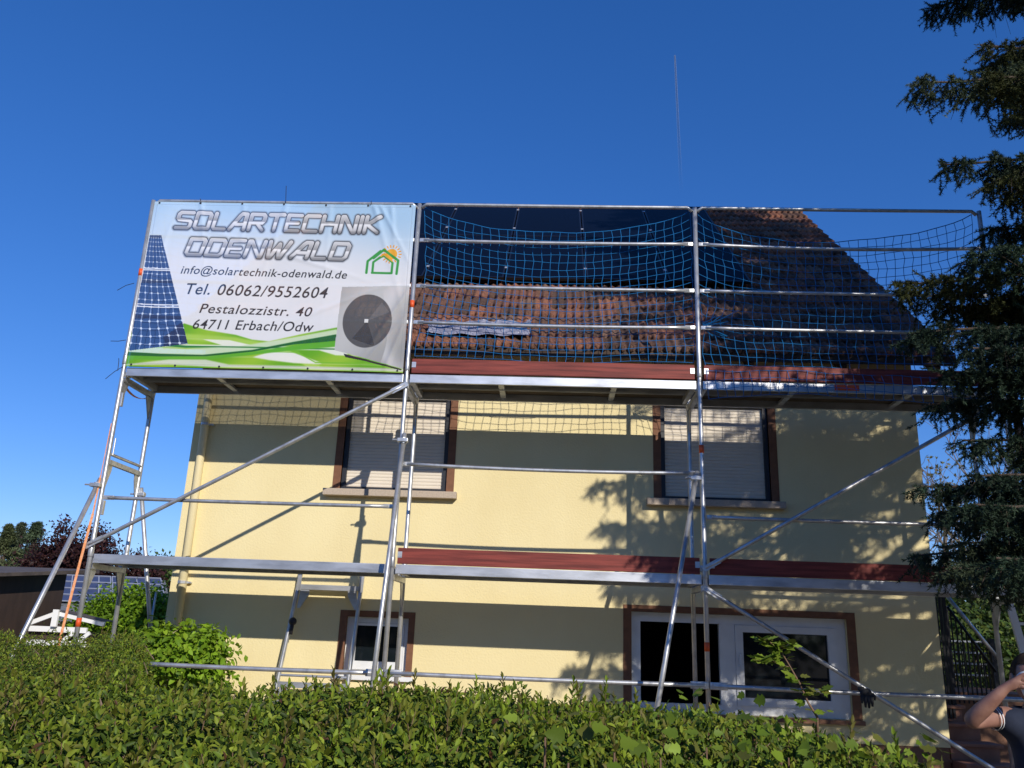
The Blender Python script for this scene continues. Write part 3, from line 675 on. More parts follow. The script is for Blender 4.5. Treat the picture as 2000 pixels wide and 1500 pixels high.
    # chrome lettering
    def word(wd, q0, q1, q2, q3):
        """corner points TL TR BR BL of the row"""
        TL, TR, BR, BL = map(np.array, (q0, q1, q2, q3)); gap = .36
        tot = sum(LET[ch][1] for ch in wd) + gap * (len(wd) - 1)
        up = TL - BL; H = np.linalg.norm(up); hs = H * .118
        x = 0.
        best = np.full(S.shape, 9.); hh = np.zeros(S.shape)
        bs = (T - (BL[1] + (S - BL[0]) * (BR[1] - BL[1]) / (BR[0] - BL[0])))
        hgt = (-bs) / (BL[1] - TL[1])
        for ch in wd:
            st, wdt = LET[ch]
            f = lambda u, v: BL + (BR - BL) * ((x + u * wdt) / tot) + up * v
            for poly in st:
                P = [f(*p) for p in poly]
                for a, b in zip(P[:-1], P[1:]):
                    lo = np.minimum(a, b) - .06; hi_ = np.maximum(a, b) + .06
                    i0, i1 = np.searchsorted(s, [lo[0], hi_[0]]); j0, j1 = np.searchsorted(t, [lo[1], hi_[1]])
                    sl_ = (slice(j0, j1), slice(i0, i1)); best[sl_] = np.minimum(best[sl_], segd(S[sl_], T[sl_], a, b))
            x += wdt + gap
        over(ss(hs * 2.3, hs * 1.05, best) * .75, (96, 102, 112)); over(ss(hs * 1.40, hs * 1.22, best), (66, 68, 74))
        hv = hgt.clip(0, 1); chrome = np.interp(hv, [0, .12, .30, .42, .50, .56, .78, 1], [150, 205, 226, 240, 244, 160, 186, 214])
        chrome = chrome - 55 * ss(hs * .45, hs * 1.1, best) * (hv < .55) + 22 * ss(hs * .5, hs, best) * (hv > .55)
        over(ss(hs * 1.05, hs * .9, best), np.stack([chrome, chrome, chrome + 3], -1))
    word('SOLARTECHNIK', z1(470, 200), z1(1690, 232), z1(1650, 320), z1(440, 292))
    word('ODENWALD', z1(540, 360), z1(1490, 388), z1(1455, 480), z1(500, 452))
    # rows of small lettering
    for txt, a, b, cap in (('info@solartechnik-odenwald.de', (470, 567), (1468, 598), 48), ('Tel. 06062/9552604', (500, 690), (1352, 716), 66), ('Pestalozzistr. 40', (580, 803), (1258, 826), 55), ('64711 Erbach/Odw', (540, 898), (1268, 918), 56)):
        cu = bpy.data.curves.new('lettering', 'FONT'); cu.body = txt; cu.shear = .22; cu.size = 1; cu.space_character = 1.08; cu.offset = .008
        ob = bpy.data.objects.new('lettering', cu); COL.objects.link(ob); dg = bpy.context.evaluated_depsgraph_get()
        me = bpy.data.meshes.new_from_object(ob.evaluated_get(dg)); bpy.data.objects.remove(ob)
        P = np.array([v.co[:] for v in me.vertices]); F_ = [tuple(p.vertices) for p in me.polygons]
        p0, p1 = z1(*a), z1(*b); x0_, x1_ = P[:, 0].min(), P[:, 0].max()
        hgt = cap * .325 / 163.5; u = (P[:, 0] - x0_) / (x1_ - x0_)
        Q = np.stack([p0[0] + (p1[0] - p0[0]) * u, p0[1] + (p1[1] - p0[1]) * u - P[:, 1] / .70 * hgt], -1)
        ds, dt = s[1] - s[0], t[1] - t[0]; cov = np.zeros(S.shape)
        for ox in (-.33, 0, .33):
            for oy in (-.33, 0, .33):
                hit = np.zeros(S.shape, bool)
                for f_ in F_:
                    q = Q[list(f_)]; lo = q.min(0); hi_ = q.max(0)
                    i0 = max(0, int(lo[0] / ds) - 1); i1 = int(hi_[0] / ds) + 2; j0 = max(0, int(lo[1] / dt) - 1); j1 = int(hi_[1] / dt) + 2
                    sl_ = (slice(j0, j1), slice(i0, i1)); hit[sl_] |= inpoly(S[sl_] + ox * ds, T[sl_] + oy * dt, q)
                cov += hit / 9
        over(cov, (50, 51, 56)); bpy.data.meshes.remove(me)
    # hem
    e = np.minimum(np.minimum(S, BW - S), np.minimum(T, BH - T)); over((np.abs(e - .035) < .004) * .25, (120, 130, 140))
    V = np.stack([BX0 + S, BY + wr(S, T), BZ0 - T + .012 * (4 * (S / BW) * (1 - S / BW)) * (T / BH - .5)], -1).reshape(-1, 3)
    i = np.arange(ns * ntt).reshape(ntt, ns); F = np.stack([i[:-1, :-1], i[1:, :-1], i[1:, 1:], i[:-1, 1:]], -1).reshape(-1, 4)
    m_ = mat('mesh_banner_print', (1, 1, 1), .55, attr='Col', spec=.3, transp=.20, trans=.05)
    root = thing('banner', (BX0, BY, BZ0 - BH), 'printed advertising banner with chrome lettering tied to the upper left scaffold bay', 'banner')
    link('cloth', V, F, m_, root, True, lin(Cc.clip(0, 255)).reshape(-1, 3) * 1.0)
    # eyelets and cable ties
    for u in np.linspace(.02, .98, 7):
        for tt in (.018, BH - .022):
            x, z = BX0 + BW * u, BZ0 - tt; y = BY + float(wr(BW * u, tt)) - .002
            ey = MB(); ey.tube([(x, y - .004, z), (x, y, z)], .011, 10); ey.build('eyelet', M['tie'], root)
    for px, py, ex, ey_, c in ((558, 399, 559, 363, 0), (392, 393, 391, 388, 0), (725, 400, 725, 392, 0), (262, 553, 229, 567, 4), (246, 664, 216, 666, -2), (240, 716, 206, 740, 3), (232, 700, 230, 724, 9)):
        a = at(px, py, -.03); b = at(ex, ey_, -.10); md = (a + b) / 2 + np.array([0, 0, .004 * c])
        x = MB(); x.tube([a, md, b], .0035, 6); x.build('cable_tie', M['tie'], root)
banner()

# ------------------------------------------------------------------ glove on the rail
gl = thing('work_glove', tuple(at(1690, 1360, -.06)), 'black work glove hung over the low scaffold rail by the right window', 'glove')
c = at(1692, 1356, -.062); mb = MB()
mb.ball(c + [0, .0, .01], (.055, .022, .045), 14, 9); mb.ball(c + [-.035, .01, .045], (.04, .02, .03), 12, 8)
for i, (dx, ln) in enumerate(((-.04, .06), (-.015, .095), (.012, .10), (.038, .085))):
    mb.tube([c + [dx, -.005, -.01], c + [dx * 1.15, -.012, -.02 - ln * .5], c + [dx * 1.2, -.008, -.02 - ln]], [.016, .0145, .009], 10)
mb.tube([c + [.05, 0, .01], c + [.072, -.01, -.02], c + [.07, -.01, -.05]], [.016, .014, .009], 10)
mb.build('glove_body', M['glove'], gl, True)

# ------------------------------------------------------------------ right of the house: steps, railing, lamp, ladder
st = thing('entrance_steps', (9.3, 1.3, 0), 'terracotta entrance steps climbing beside the right corner of the house', 'steps')
for i in range(6):
    y = .41 + .28 * i; z = .24 + .17 * i; x1 = 9.62 - .045 * i
    m_ = MB(); m_.box(8.95, x1 - .03, y + .02, y + .34, z - .17 - .0, z - .035); s_ = m_.build('riser', M['terracotta'], st)
    m_ = MB(); m_.hexa(8.95, x1, y - .02, y + .30, z - .035, z, .006); m_.build('tread', M['terracotta'], s_)
m_ = MB(); m_.box(8.95, 10.5, 2.10, 3.6, 0, 1.22); m_.build('landing', M['plinth'], st)
lr = thing('railing', (9.9, 2.2, 1.2), 'black iron landing railing with thin bars and rails coloured light as if sunlit', 'railing')
for z in (1.80, 1.66, 1.52, 1.38): m_ = MB(); m_.bar(at(1836, 1252, 3.4) * [1, 1, 0] + [0, 0, z], at(1946, 1258, 3.4) * [1, 1, 0] + [0, 0, z], .03, .022); m_.build('rail', M['pvalu'], lr)  # silver instead of iron: sunlight on the rails put into their colour
for i in range(15): x = 9.95 + .048 * i; m_ = MB(); m_.tube([(x, 3.36, 1.22), (x, 3.36, 1.80)], .007, 6); m_.build('bar', M['iron'], lr)
for x0_, x1_, z_ in ((9.92, 10.0, 2.25), (10.5, 10.56, 1.85)): m_ = MB(); m_.box(x0_, x1_, 3.3, 3.38, .6, z_); m_.build('post', M['iron'], lr)
hr = thing('stair_handrail', (9.6, 2, 1.2), 'sloping blue-grey handrail of the entrance steps with dark bars below', 'handrail')
a, b = at(1848, 1162, 2.0), at(1956, 1294, 2.0); m_ = MB(); m_.tube([a, b], .021, 12); m_.build('rail', M['steel'], hr, True)
a2, b2 = at(1850, 1185, 2.05), at(1945, 1312, 2.05); m_ = MB(); m_.tube([a2, b2], .016, 10); m_.build('lower_rail', M['iron'], hr, True)
for i in range(9): m_ = MB(); u = (i + .5) / 9; p_ = a2 + (b2 - a2) * u; m_.tube([p_, (p_[0], p_[1], 1.1)], .009, 6); m_.build('bar', M['iron'], hr)
gt = thing('entrance_screen', (9.1, 1.5, 0), 'tall dark slatted screen beside the right house corner under the deck', 'screen')
for q in ((8.99, 9.05, 1.72, 1.78, 0.9, 2.55), (9.3, 9.35, 1.9, 1.95, .9, 2.5)): m_ = MB(); m_.box(*q); m_.build('post', M['iron'], gt)
for i in range(6): m_ = MB(); m_.box(9.06 + .04 * i, 9.085 + .04 * i, 1.80, 1.82, .95, 2.5); m_.build('slat', M['iron'], gt)
lm = thing('wall_lamp', (8.94, 1.5, 3.46), 'white globe lamp on the right side wall of the house', 'lamp')
m_ = MB(); m_.ball((9.02, 1.5, 3.47), .095, 24, 16); m_.build('globe', M['globe'], lm, True)
m_ = MB(); m_.tube([(8.937, 1.5, 3.36), (9.02, 1.5, 3.36), (9.02, 1.5, 3.385)], .018, 10); m_.tube([(9.02, 1.5, 3.375), (9.02, 1.5, 3.40)], .05, 16); m_.build('bracket', M['tie'], lm, True)
ld = thing('ladder', (9.75, 1.0, 0), 'white ladder leaning up to the lower deck at the right edge', 'ladder')
pa, pb = at(1963, 1150, .9), at(2003, 1310, .9); dv = (pb - pa) / (pb - pa)[2]
for off in (0, .36):
    m_ = MB(); q0 = pa + dv * .0 + [off, .0, 0]; q1 = pa + dv * (-pa[2] + .02) + [off, -.2, 0]; m_.bar(q0, q1, .03, .075, (1, 0, 0)); m_.build('stile', M['whitewood'], ld)
for z in np.arange(.3, 2.3, .28):
    m_ = MB(); q0 = pa + dv * (z - pa[2]) + [0, -.2 * (pa[2] - z) / pa[2], 0]; m_.bar(q0, q0 + [.36, 0, 0], .03, .03); m_.build('rung', M['whitewood'], ld)
tb = MB(); pts = [(6.33, -4, .9), (6.335, -4, 1.12), (6.343, -4, 1.15), (6.36, -4, 1.163), (6.38, -4, 1.165), (6.41, -4, 1.163), (6.425, -4, 1.15), (6.435, -4, 1.1), (6.43, -3.98, .6), (6.43, -3.98, 0)]
tb.tube(pts, .012, 10)
tag(tb.build('bent_tube', M['steel'], None, True), 'end of a bent grey metal tube rising behind the right end of the hedge', 'metal tube')

# ------------------------------------------------------------------ foliage helpers
def unit(a): return a / (np.linalg.norm(a, axis=-1, keepdims=True) + 1e-9)
TPL6 = (np.array([(0, 0, 0), (.35, -.5, .10), (.35, 0, 0), (.35, .5, .10), (.72, -.36, .06), (.72, 0, -.02), (.72, .36, .06), (1, 0, -.10)]),
        np.array([(0, 1, 2, 2), (0, 2, 3, 3), (1, 4, 5, 2), (2, 5, 6, 3), (4, 7, 5, 5), (5, 7, 6, 6)]))
TPL2 = (np.array([(0, 0, 0), (.45, -.5, .12), (1, 0, 0), (.45, .5, .12)]), np.array([(0, 1, 2), (0, 2, 3)]))
ang = np.radians([0, 25, 48, 72, 96, 130, 180]); 
TPLM = None
def maple_tpl():
    pts = [(0, 0, 0)]
    rim = [(-.10, .16), (.10, .50), (.30, .34), (.50, .56), (.62, .26), (.78, .22), (1, 0)]
    for x, y in rim: pts.append((x, y, .07 * abs(y)))
    for x, y in rim[-2::-1]: pts.append((x, -y, .07 * abs(y)))
    c = len(pts); pts.append((.36, 0, -.03)); n = c
    return np.array(pts), np.array([(c, i, i % (n - 1) + 1 if i else 1) for i in range(1, n)] + [(c, 0, 1), (c, n - 1, 0)])
TPLM = maple_tpl()
def leaves(name, P, A, Nn, L, Wd, col, parent, tpl=TPL2, m=None, smooth=False):
    """one leaf per row: base P, axis A, normal Nn"""
    tv, tf = tpl
    A = unit(A); Bv = unit(np.cross(Nn, A)); Nn = np.cross(A, Bv)
    L = np.broadcast_to(np.asarray(L, float), (len(P),)); Wd = np.broadcast_to(np.asarray(Wd, float), (len(P),))
    V = P[:, None] + tv[None, :, 0:1] * L[:, None, None] * A[:, None] + tv[None, :, 1:2] * Wd[:, None, None] * Bv[:, None] + tv[None, :, 2:3] * L[:, None, None] * Nn[:, None]
    k = len(tv)
    if tf.shape[1] == 4 and (tf[:, 2] == tf[:, 3]).any():
        tri = [(a, b, c) for a, b, c, d in tf] + [(a, c, d) for a, b, c, d in tf if c != d]; tf = np.array(tri)
    F = (tf[None] + (np.arange(len(P)) * k)[:, None, None]).reshape(-1, tf.shape[1])
    cc = np.repeat(col, k, axis=0)
    return link(name, V.reshape(-1, 3), F, m or M['leaf'], parent, smooth, cc)
def rdir(n): return unit(RNG.normal(size=(n, 3)))
def pick(pal, n, jit=.18):
    p = np.array(pal)[RNG.integers(0, len(pal), n)]; return (p * (1 + RNG.normal(0, jit, (n, 1)))).clip(.004, 1)

# ------------------------------------------------------------------ hedges
PRIV = [(.115, .175, .018), (.160, .220, .020), (.075, .125, .015), (.215, .265, .028), (.165, .180, .022), (.045, .075, .012)]
PRIVS = [(.16, .23, .02), (.20, .27, .022), (.17, .19, .025), (.16, .15, .035)]
def vnoise(x, y, s, seed):
    a = np.sin(x * s * 1.3 + seed) * np.cos(y * s * 1.1 + 2.1 * seed) + .6 * np.sin(x * s * 2.7 - y * s * 2.1 + seed * 3) + .35 * np.sin(x * s * 5.3 + y * s * 6.1 + seed)
    return a / 1.95
def hedge(name, label, X0, X1, Y0, Y1, ztop, n, leaf, near, shoots, seed, pal=PRIV, xmax=None):
    root = thing(name, ((X0 + X1) / 2, (Y0 + Y1) / 2, 0), label, 'hedge')
    x = RNG.uniform(X0, X1, n); y = Y0 + (Y1 - Y0) * RNG.random(n)
    z0, ok = ztop(x, y); bump = .055 * vnoise(x, y, 4.0, seed) + .045 * vnoise(x, y, 11, seed + 1) + .030 * vnoise(x, y, 27, seed + 2)
    dep = RNG.exponential(.10, n).clip(0, .34)
    P = np.stack([x, y, z0 + bump - dep], -1)[ok]; nn = len(P)
    A = rdir(nn) + np.array([0, -.25, .55]); Nn = rdir(nn) * .7 + np.array([.25, -.65, .75])
    lf = leaf * RNG.uniform(.65, 1.25, nn); col = pick(pal, nn, .22)
    old = RNG.random(nn) < .05; col[old] = pick([(.16, .14, .04), (.10, .05, .025), (.17, .16, .03)], int(old.sum()), .1)
    leaves('foliage', P, A, Nn, lf, lf * .40, col, root, TPL6 if near else TPL2)
    # young upright shoots
    xs = RNG.uniform(X0, X1, shoots); ys = Y0 + (Y1 - Y0) * RNG.random(shoots); zs, ok = ztop(xs, ys)
    zs = zs + .055 * vnoise(xs, ys, 4.0, seed) + .035 * vnoise(xs, ys, 11, seed + 1)
    PP, AA, NN, LL, CC = [], [], [], [], []; tw = MB()
    for a, b, c in zip(xs[ok], ys[ok], zs[ok]):
        h = RNG.uniform(.035, .09) if RNG.random() < .9 else RNG.uniform(.09, .16); d = unit(np.array([RNG.normal(0, .25), RNG.normal(0, .25), 1.]))
        base = np.array([a, b, c - .03]); tw.tube([base, base + d * h], [.0018, .001], 4, False); k = int(h / .014) + 2; sh = pick(PRIVS, 1, .15)[0]
        for i in range(k):
            u = i / (k - 1); f = 2.4 * i + RNG.random(); rad = np.array([math.cos(f), math.sin(f), 0])
            PP.append(base + d * h * (.15 + .85 * u)); AA.append(rad * (1.1 - .7 * u) + d * (.5 + u)); NN.append(d * .9 - rad * .5); LL.append(leaf * (1.5 - .45 * u)); CC.append(sh * RNG.uniform(.85, 1.2))
    leaves('shoots', np.array(PP), np.array(AA), np.array(NN), np.array(LL), np.array(LL) * .40, np.array(CC), root, TPL6 if near else TPL2)
    tag(tw.build('shoot_stems', M['twig'], root), kind='stuff')
    # bare woody twigs showing between the leaves
    wt = MB(); k = 260; xt = RNG.uniform(X0, X1, k); yt = Y0 + (Y1 - Y0) * RNG.random(k); zt, okt = ztop(xt, yt)
    for a, b, c in zip(xt[okt], yt[okt], zt[okt]):
        q = np.array([a, b, c + RNG.uniform(-.06, .02)]); d = unit(np.array([RNG.normal(0, .5), RNG.normal(0, .4), 1.])); ln = RNG.uniform(.06, .2)
        wt.tube([q - d * ln, q - d * ln * .4 + RNG.normal(0, .004, 3), q], [.0035, .0028, .002], 5)
        if RNG.random() < .6: e = unit(d + RNG.normal(0, .6, 3)); wt.tube([q - d * ln * .4, q - d * ln * .4 + e * ln * .5], [.0022, .0014], 4)
    tag(wt.build('twigs', M['palewood'], root), kind='stuff')
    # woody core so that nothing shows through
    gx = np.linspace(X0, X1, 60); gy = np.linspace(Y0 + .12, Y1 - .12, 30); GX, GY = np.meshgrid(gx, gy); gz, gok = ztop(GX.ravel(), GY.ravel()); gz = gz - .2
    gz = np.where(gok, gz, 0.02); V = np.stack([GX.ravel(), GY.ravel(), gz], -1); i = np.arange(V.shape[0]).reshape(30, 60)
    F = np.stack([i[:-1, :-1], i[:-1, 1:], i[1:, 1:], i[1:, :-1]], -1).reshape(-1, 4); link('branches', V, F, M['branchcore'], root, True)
    return root
M['palewood'] = mat('hedge_twig', (.24, .17, .12), .8, 0, (60, (.16, .10, .07), 3))
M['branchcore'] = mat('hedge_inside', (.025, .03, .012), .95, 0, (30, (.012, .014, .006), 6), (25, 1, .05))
def top_front(x, y):
    z = np.interp(x, [2.0, 3.2, 4.1, 4.55, 5.0, 5.4, 5.75, 6.05, 6.25, 6.6], [1.40, 1.385, 1.415, 1.43, 1.39, 1.36, 1.325, 1.25, 1.12, .9])
    y1 = -4.45; y0 = -6.9
    z = z - .22 * ((-5.3 - y) / 1.6).clip(0, 2) ** 1.6 - .0 - .5 * ((y - (y1 - .12)) / .12).clip(0, 1) ** 2
    return z, (y < y1)
hedge('hedge', 'clipped privet hedge running across the front of the garden', 2.0, 6.5, -6.95, -4.45, top_front, 150000, .030, True, 620, 3)
def top_side(x, y):
    xr = np.interp(y, [-7, -4.6, -3, -1.9], [2.2, 2.45, 2.2, 1.72])
    z = np.interp(y, [-7.2, -6, -4.8, -3.9, -3.0, -2.3, -1.8], [1.05, 1.16, 1.16, 1.20, 1.33, 1.50, 1.56])
    z = z - .35 * ((x - (xr - .18)) / .18).clip(0, 1) ** 2 - .012 * (2 - x).clip(0, 6)
    return z, (x < xr) & (y < -1.8)
hedge('hedge', 'wide privet hedge at the left corner below the banner', -4.2, 2.5, -6.9, -1.8, top_side, 340000, .0245, False, 600, 9)

def mound(name, label, cat, c, rad, n, leaf, pal, tpl=TPL6, lower=0.0, hang=.3, aspect=.6):
    """rounded leafy mass of overlapping clumps"""
    root = thing(name, (c[0], c[1], lower), label, cat)
    k = max(8, n // 220); cd_ = rdir(k); cd_[:, 2] = np.abs(cd_[:, 2]) * 1.0 - .25; cc = np.array(c) + cd_ * np.array(rad) * RNG.uniform(.55, 1.0, (k, 1))
    i = RNG.integers(0, k, n); off = RNG.normal(size=(n, 3)) * np.array(rad) * .20; P = cc[i] + off
    P = P[P[:, 2] > lower]; out = unit((P - np.array(c)) / np.array(rad)); nn = len(P)
    A = out * .5 + rdir(nn) * .7 + np.array([0, -.1, -hang]); Nn = out + rdir(nn) * .6 + np.array([0, -.2, .5])
    l = leaf * RNG.uniform(.6, 1.2, nn); sh = (RNG.normal(0, .16, k)[:, None][i])[:nn]
    leaves('foliage', P, A, Nn, l, l * aspect, (pick(pal, nn, .15) * (1 + sh)).clip(.004, 1), root, tpl)
    t = MB()
    for q in range(7):
        e = np.array(c) + rdir(1)[0] * np.array(rad) * .6; t.tube([(c[0] + random.uniform(-.05, .05), c[1], lower), (np.array([c[0], c[1], lower]) + e) / 2 + [0, 0, .1], e], [.02 * rad[0] + .008, .012 * rad[0] + .005, .004], 6)
    t.build('stems', M['bark'], root, True)
    return root
CREEP = [(.16, .28, .016), (.20, .33, .02), (.12, .22, .014), (.24, .36, .025)]
mound('creeper_shrub', 'bright green large-leaved creeper shrub at the left foot of the house wall', 'shrub', (.80, .50, 1.24), (.56, .38, .44), 7500, .075, CREEP, TPL6, .2, .55, .60)
# maple sapling and larger leaves in the right part of the hedge
MAP = [(.14, .22, .02), (.18, .26, .025), (.11, .17, .018), (.21, .29, .035), (.15, .16, .03)]
def sapling(name, label, path, r0, brs, n_top):
    root = thing(name, tuple(path[0]), label, 'sapling'); s = MB(); s.tube(path, np.linspace(r0, r0 * .35, len(path)), 7)
    for b in brs: s.tube(b, np.linspace(r0 * .6, r0 * .3, len(b)), 6)
    s.build('stem', M['twig'], root, True)
    PP, AA, NN, LL = [], [], [], []
    def cluster(p, k, sc):
        for i in range(k):
            a = RNG.uniform(0, 6.28); d = np.array([math.cos(a), math.sin(a) * .8, RNG.uniform(-.3, .35)])
            PP.append(p + d * RNG.uniform(.005, .03)); AA.append(d); NN.append(np.array([0, -.35, 1]) + RNG.normal(0, .35, 3)); LL.append(sc * RNG.uniform(.7, 1.15))
    for b in [path] + brs:
        b = [np.array(q, float) for q in b]; cluster(b[-1], 8, .045)
        for i in range(len(b) - 1):
            if i == 0 and b is not brs and len(b) > 3: continue
            cluster((b[i] + b[i + 1]) / 2, 4, .04)
            cluster(b[i + 1], 3, .045)
    L_ = np.array(LL); leaves('leaves', np.array(PP), np.array(AA), np.array(NN), L_, L_ * .95, pick(MAP, len(L_), .15), root, TPLM)
Y = -4.6
P_ = [at(1597, 1440, Y), at(1596, 1400, Y), at(1578, 1372, Y), at(1562, 1335, Y), at(1552, 1318, Y), at(1542, 1300, Y), at(1525, 1272, Y), at(1528, 1262, Y)]
sapling('maple_sapling', 'thin maple sapling with lobed leaves standing above the hedge before the wide window', P_, .006,
        [[at(1540, 1303, Y), at(1520, 1297, Y), at(1498, 1285, Y), at(1485, 1288, Y)], [at(1525, 1272, Y), at(1505, 1255, Y), at(1492, 1250, Y)], [at(1572, 1362, Y), at(1588, 1352, Y), at(1600, 1348, Y)], [at(1525, 1270, Y), at(1540, 1258, Y)]], 8)
def maple_patch(label, spots, n, sz, nm='maple_shoots'):
    root = thing(nm, tuple(np.mean(spots, 0)), label, 'shrub'); PP, AA, NN, LL = [], [], [], []; tw = MB()
    for c in spots:
        for q in range(n):
            p = np.array(c) + RNG.normal(0, 1, 3) * [.10, .07, .045]; a = RNG.uniform(0, 6.28); d = np.array([math.cos(a), math.sin(a) - .3, RNG.uniform(-.5, .2)])
            PP.append(p); AA.append(d); NN.append(np.array([.3, -.9, .8]) + RNG.normal(0, .4, 3)); LL.append(sz * RNG.uniform(.5, 1.15))
        tw.tube([np.array(c) - [0, 0, .35], np.array(c)], [.005, .003], 5)
    L_ = np.array(LL); leaves('leaves', np.array(PP), np.array(AA), np.array(NN), L_, L_ * .95, pick(MAP, len(L_), .16), root, TPLM); tw.build('stems', M['twig'], root)
maple_patch('large-leaved maple shoots growing through the right half of the hedge', [at(px, py, Y_) for px, py, Y_ in ((1420, 1420, -5.0), (1470, 1425, -5.1), (1520, 1440, -5.2), (1570, 1440, -5.0), (1610, 1450, -5.2), (1645, 1470, -5.2), (1450, 1470, -5.6), (1540, 1480, -5.7), (1600, 1490, -5.6), (1490, 1500, -5.9), (1655, 1495, -5.4), (1380, 1460, -5.6), (1345, 1430, -5.2), (1385, 1372, -4.9))], 12, .046)
maple_patch('few lobed maple leaves in the front face of the hedge centre', [at(px, py, Y_) for px, py, Y_ in ((1065, 1440, -6.1), (1200, 1470, -6.1), (1290, 1480, -6.1), (1110, 1490, -6.2), (1240, 1500, -6.3))], 6, .044)
maple_patch('bright leafy shoots at the bottom right beside the plinth', [at(px, py, -5.0) for px, py in ((1780, 1490), (1810, 1488), (1838, 1500), (1765, 1512), (1800, 1515))], 9, .06)

# ------------------------------------------------------------------ spruce
def spruce(name, label, base, H, rfun, heroes, zlow, view):
    root = thing(name, base, label, 'tree'); bx, by, _ = base
    t = MB(); t.tube([(bx, by, 0), (bx + .03, by, 3), (bx, by + .03, 8), (bx, by, H)], [.26, .2, .12, .02], 12); t.build('trunk', M['bark'], root, True)
    br = MB(); PP, AA, LL, WW, CC = [], [], [], [], []
    pal = np.array([(.030, .052, .030), (.040, .064, .038), (.020, .036, .022), (.058, .078, .042), (.052, .060, .020)])
    def okp(p):
        if p[0] < 9.75 and p[1] > -.30 and p[2] < 6.7: return False
        if p[0] < 9.5 and p[1] > .6: return False
        if p[0] < 8.2 and p[1] < -5.2: return False
        if p[2] > 6.2 and p[0] < 8.5 and p[2] < 7.4: return False
        return p[2] > 1.9
    def vis_(p):
        d = p - CAM; w_ = -d @ BK
        if w_ < .3: return False
        x = 1000 + FPX * (d @ RT) / w_; y = 750 - FPX * (d @ UP) / w_
        return -40 < x < 2300 and -50 < y < 1550
    def needle_twig(a, e, dens, sc, col):
        d = e - a; l = np.linalg.norm(d)
        if l < .01: return
        n = max(3, int(l * dens)); u = RNG.random(n)[:, None]; p = a + d * u
        q = rdir(n) * .85 + d / l * .75 + np.array([0, 0, .12])
        PP.append(p); AA.append(q); LL.append(np.full(n, .026 * sc ** .5) * RNG.uniform(.7, 1.2, n)); WW.append(np.full(n, .0056 * sc)); CC.append((col * RNG.uniform(.7, 1.35, (n, 1))))
    def branch(p0, p1, droop, rad0, full=1., start=.3):
        p0 = np.array(p0, float); p1 = np.array(p1, float); L = np.linalg.norm(p1 - p0); n = max(6, int(L / .25))
        pts = [p0 + (p1 - p0) * (i / n) + np.array([0, 0, -droop * math.sin(math.pi * i / n)]) + RNG.normal(0, .012, 3) * (0 < i < n) for i in range(n + 1)]
        hd = unit((p1 - p0) * [1, 1, 0]); sd = np.array([-hd[1], hd[0], 0]); colb = pal[RNG.integers(len(pal))] * RNG.uniform(.8, 1.25)
        if okp(p1) or p1[2] > 6: br.tube(pts, np.linspace(rad0, .006, n + 1), 6, False)
        s = L * start
        while s < L:
            u = s / L * n; i = min(int(u), n - 1); p = pts[i] + (pts[i + 1] - pts[i]) * (u - i); vis = vis_(p)
            near_tip = 1 - s / L
            for sg in (-1, 1):
                ln = (.14 + .50 * min(1, near_tip * 2.0)) * RNG.uniform(.6, 1.15) * full
                d = unit(hd * .75 + sd * sg * .9 + np.array([0, 0, -.22 + RNG.normal(0, .15)])); e = p + d * ln + np.array([0, 0, -.25 * ln * ln])
                if not okp(e): continue
                dens, sc = (520, 1.12) if vis else (52, 4.4)
                if RNG.random() < (.24 if vis and p[2] < 5.2 else .12 if vis else .36 if p[2] < 5 else .08): continue
                if p[2] > 9: dens, sc = 50, 6.0
                col = colb * RNG.uniform(.75, 1.3)
                br.tube([p, e], [.004, .002], 3, False); needle_twig(p, e, dens, sc, col)
                kk = int(ln / (.042 if vis else .10))
                for j in range(kk):
                    q = p + (e - p) * ((j + .7) / (kk + .5)); dd = unit(d * .6 + sd * sg * RNG.uniform(-.9, .9) + hd * RNG.uniform(-.2, .6) + np.array([0, 0, RNG.uniform(-1.0, .1)])); le = RNG.uniform(.06, .15)
                    needle_twig(q, q + dd * le, dens, sc, col * RNG.uniform(.8, 1.25))
                # tassels hanging under the twig
                for j in range(4 if vis else 1):
                    q = p + (e - p) * RNG.uniform(.0, 1); h = RNG.uniform(.10, .46) * min(1, .30 + near_tip * 2.2); r_ = q + np.array([RNG.normal(0, .05), RNG.normal(0, .05), -h])
                    if not okp(r_): continue
                    if RNG.random() < .12: br.tube([q, r_], [.003, .0015], 3, False); continue
                    needle_twig(q, r_, dens * .95, sc, col * RNG.uniform(.7, 1.1))
                    if vis:
                        for jj in range(int(h / .09)):
                            q2 = q + (r_ - q) * RNG.uniform(.1, .95); needle_twig(q2, q2 + np.array([RNG.normal(0, .05), RNG.normal(0, .05), -RNG.uniform(.03, .09)]), dens, sc, col * RNG.uniform(.8, 1.2))
            s += .052 if vis else .11
        tip = pts[-1]; needle_twig(pts[-2], tip + (tip - pts[-2]) * .15, 420, 1.0, colb * 1.2)
    z = zlow
    while z < H - .4:
        R_ = rfun(z); nb = 7 if z < 5.2 else 9 if z < 10 else 7; a0 = RNG.uniform(0, 6.28)
        for i in range(nb):
            a = a0 + 2 * math.pi * i / nb + RNG.normal(0, .18); L = R_ * RNG.uniform(.78, 1.04); zz = z + RNG.normal(0, .1)
            toward = math.cos(a - math.pi)
            if toward > .72 and zz < 7.6: L = min(L, R_ * RNG.uniform(.72, .86))
            e = (bx + L * math.cos(a), by + L * math.sin(a), zz - .10 * L + RNG.normal(0, .12))
            branch((bx, by, zz), e, .05 * L, .012 + .008 * L, start=.35 if z < 9 else .15)
        z += .36 if z < 8 else .30
    for (tip, dz, full) in heroes:
        tip = np.array(tip); st_ = (bx, by, tip[2] + dz); branch(st_, tip, .10, .04, full, start=.52)
    br.build('branches', M['bark'], root)
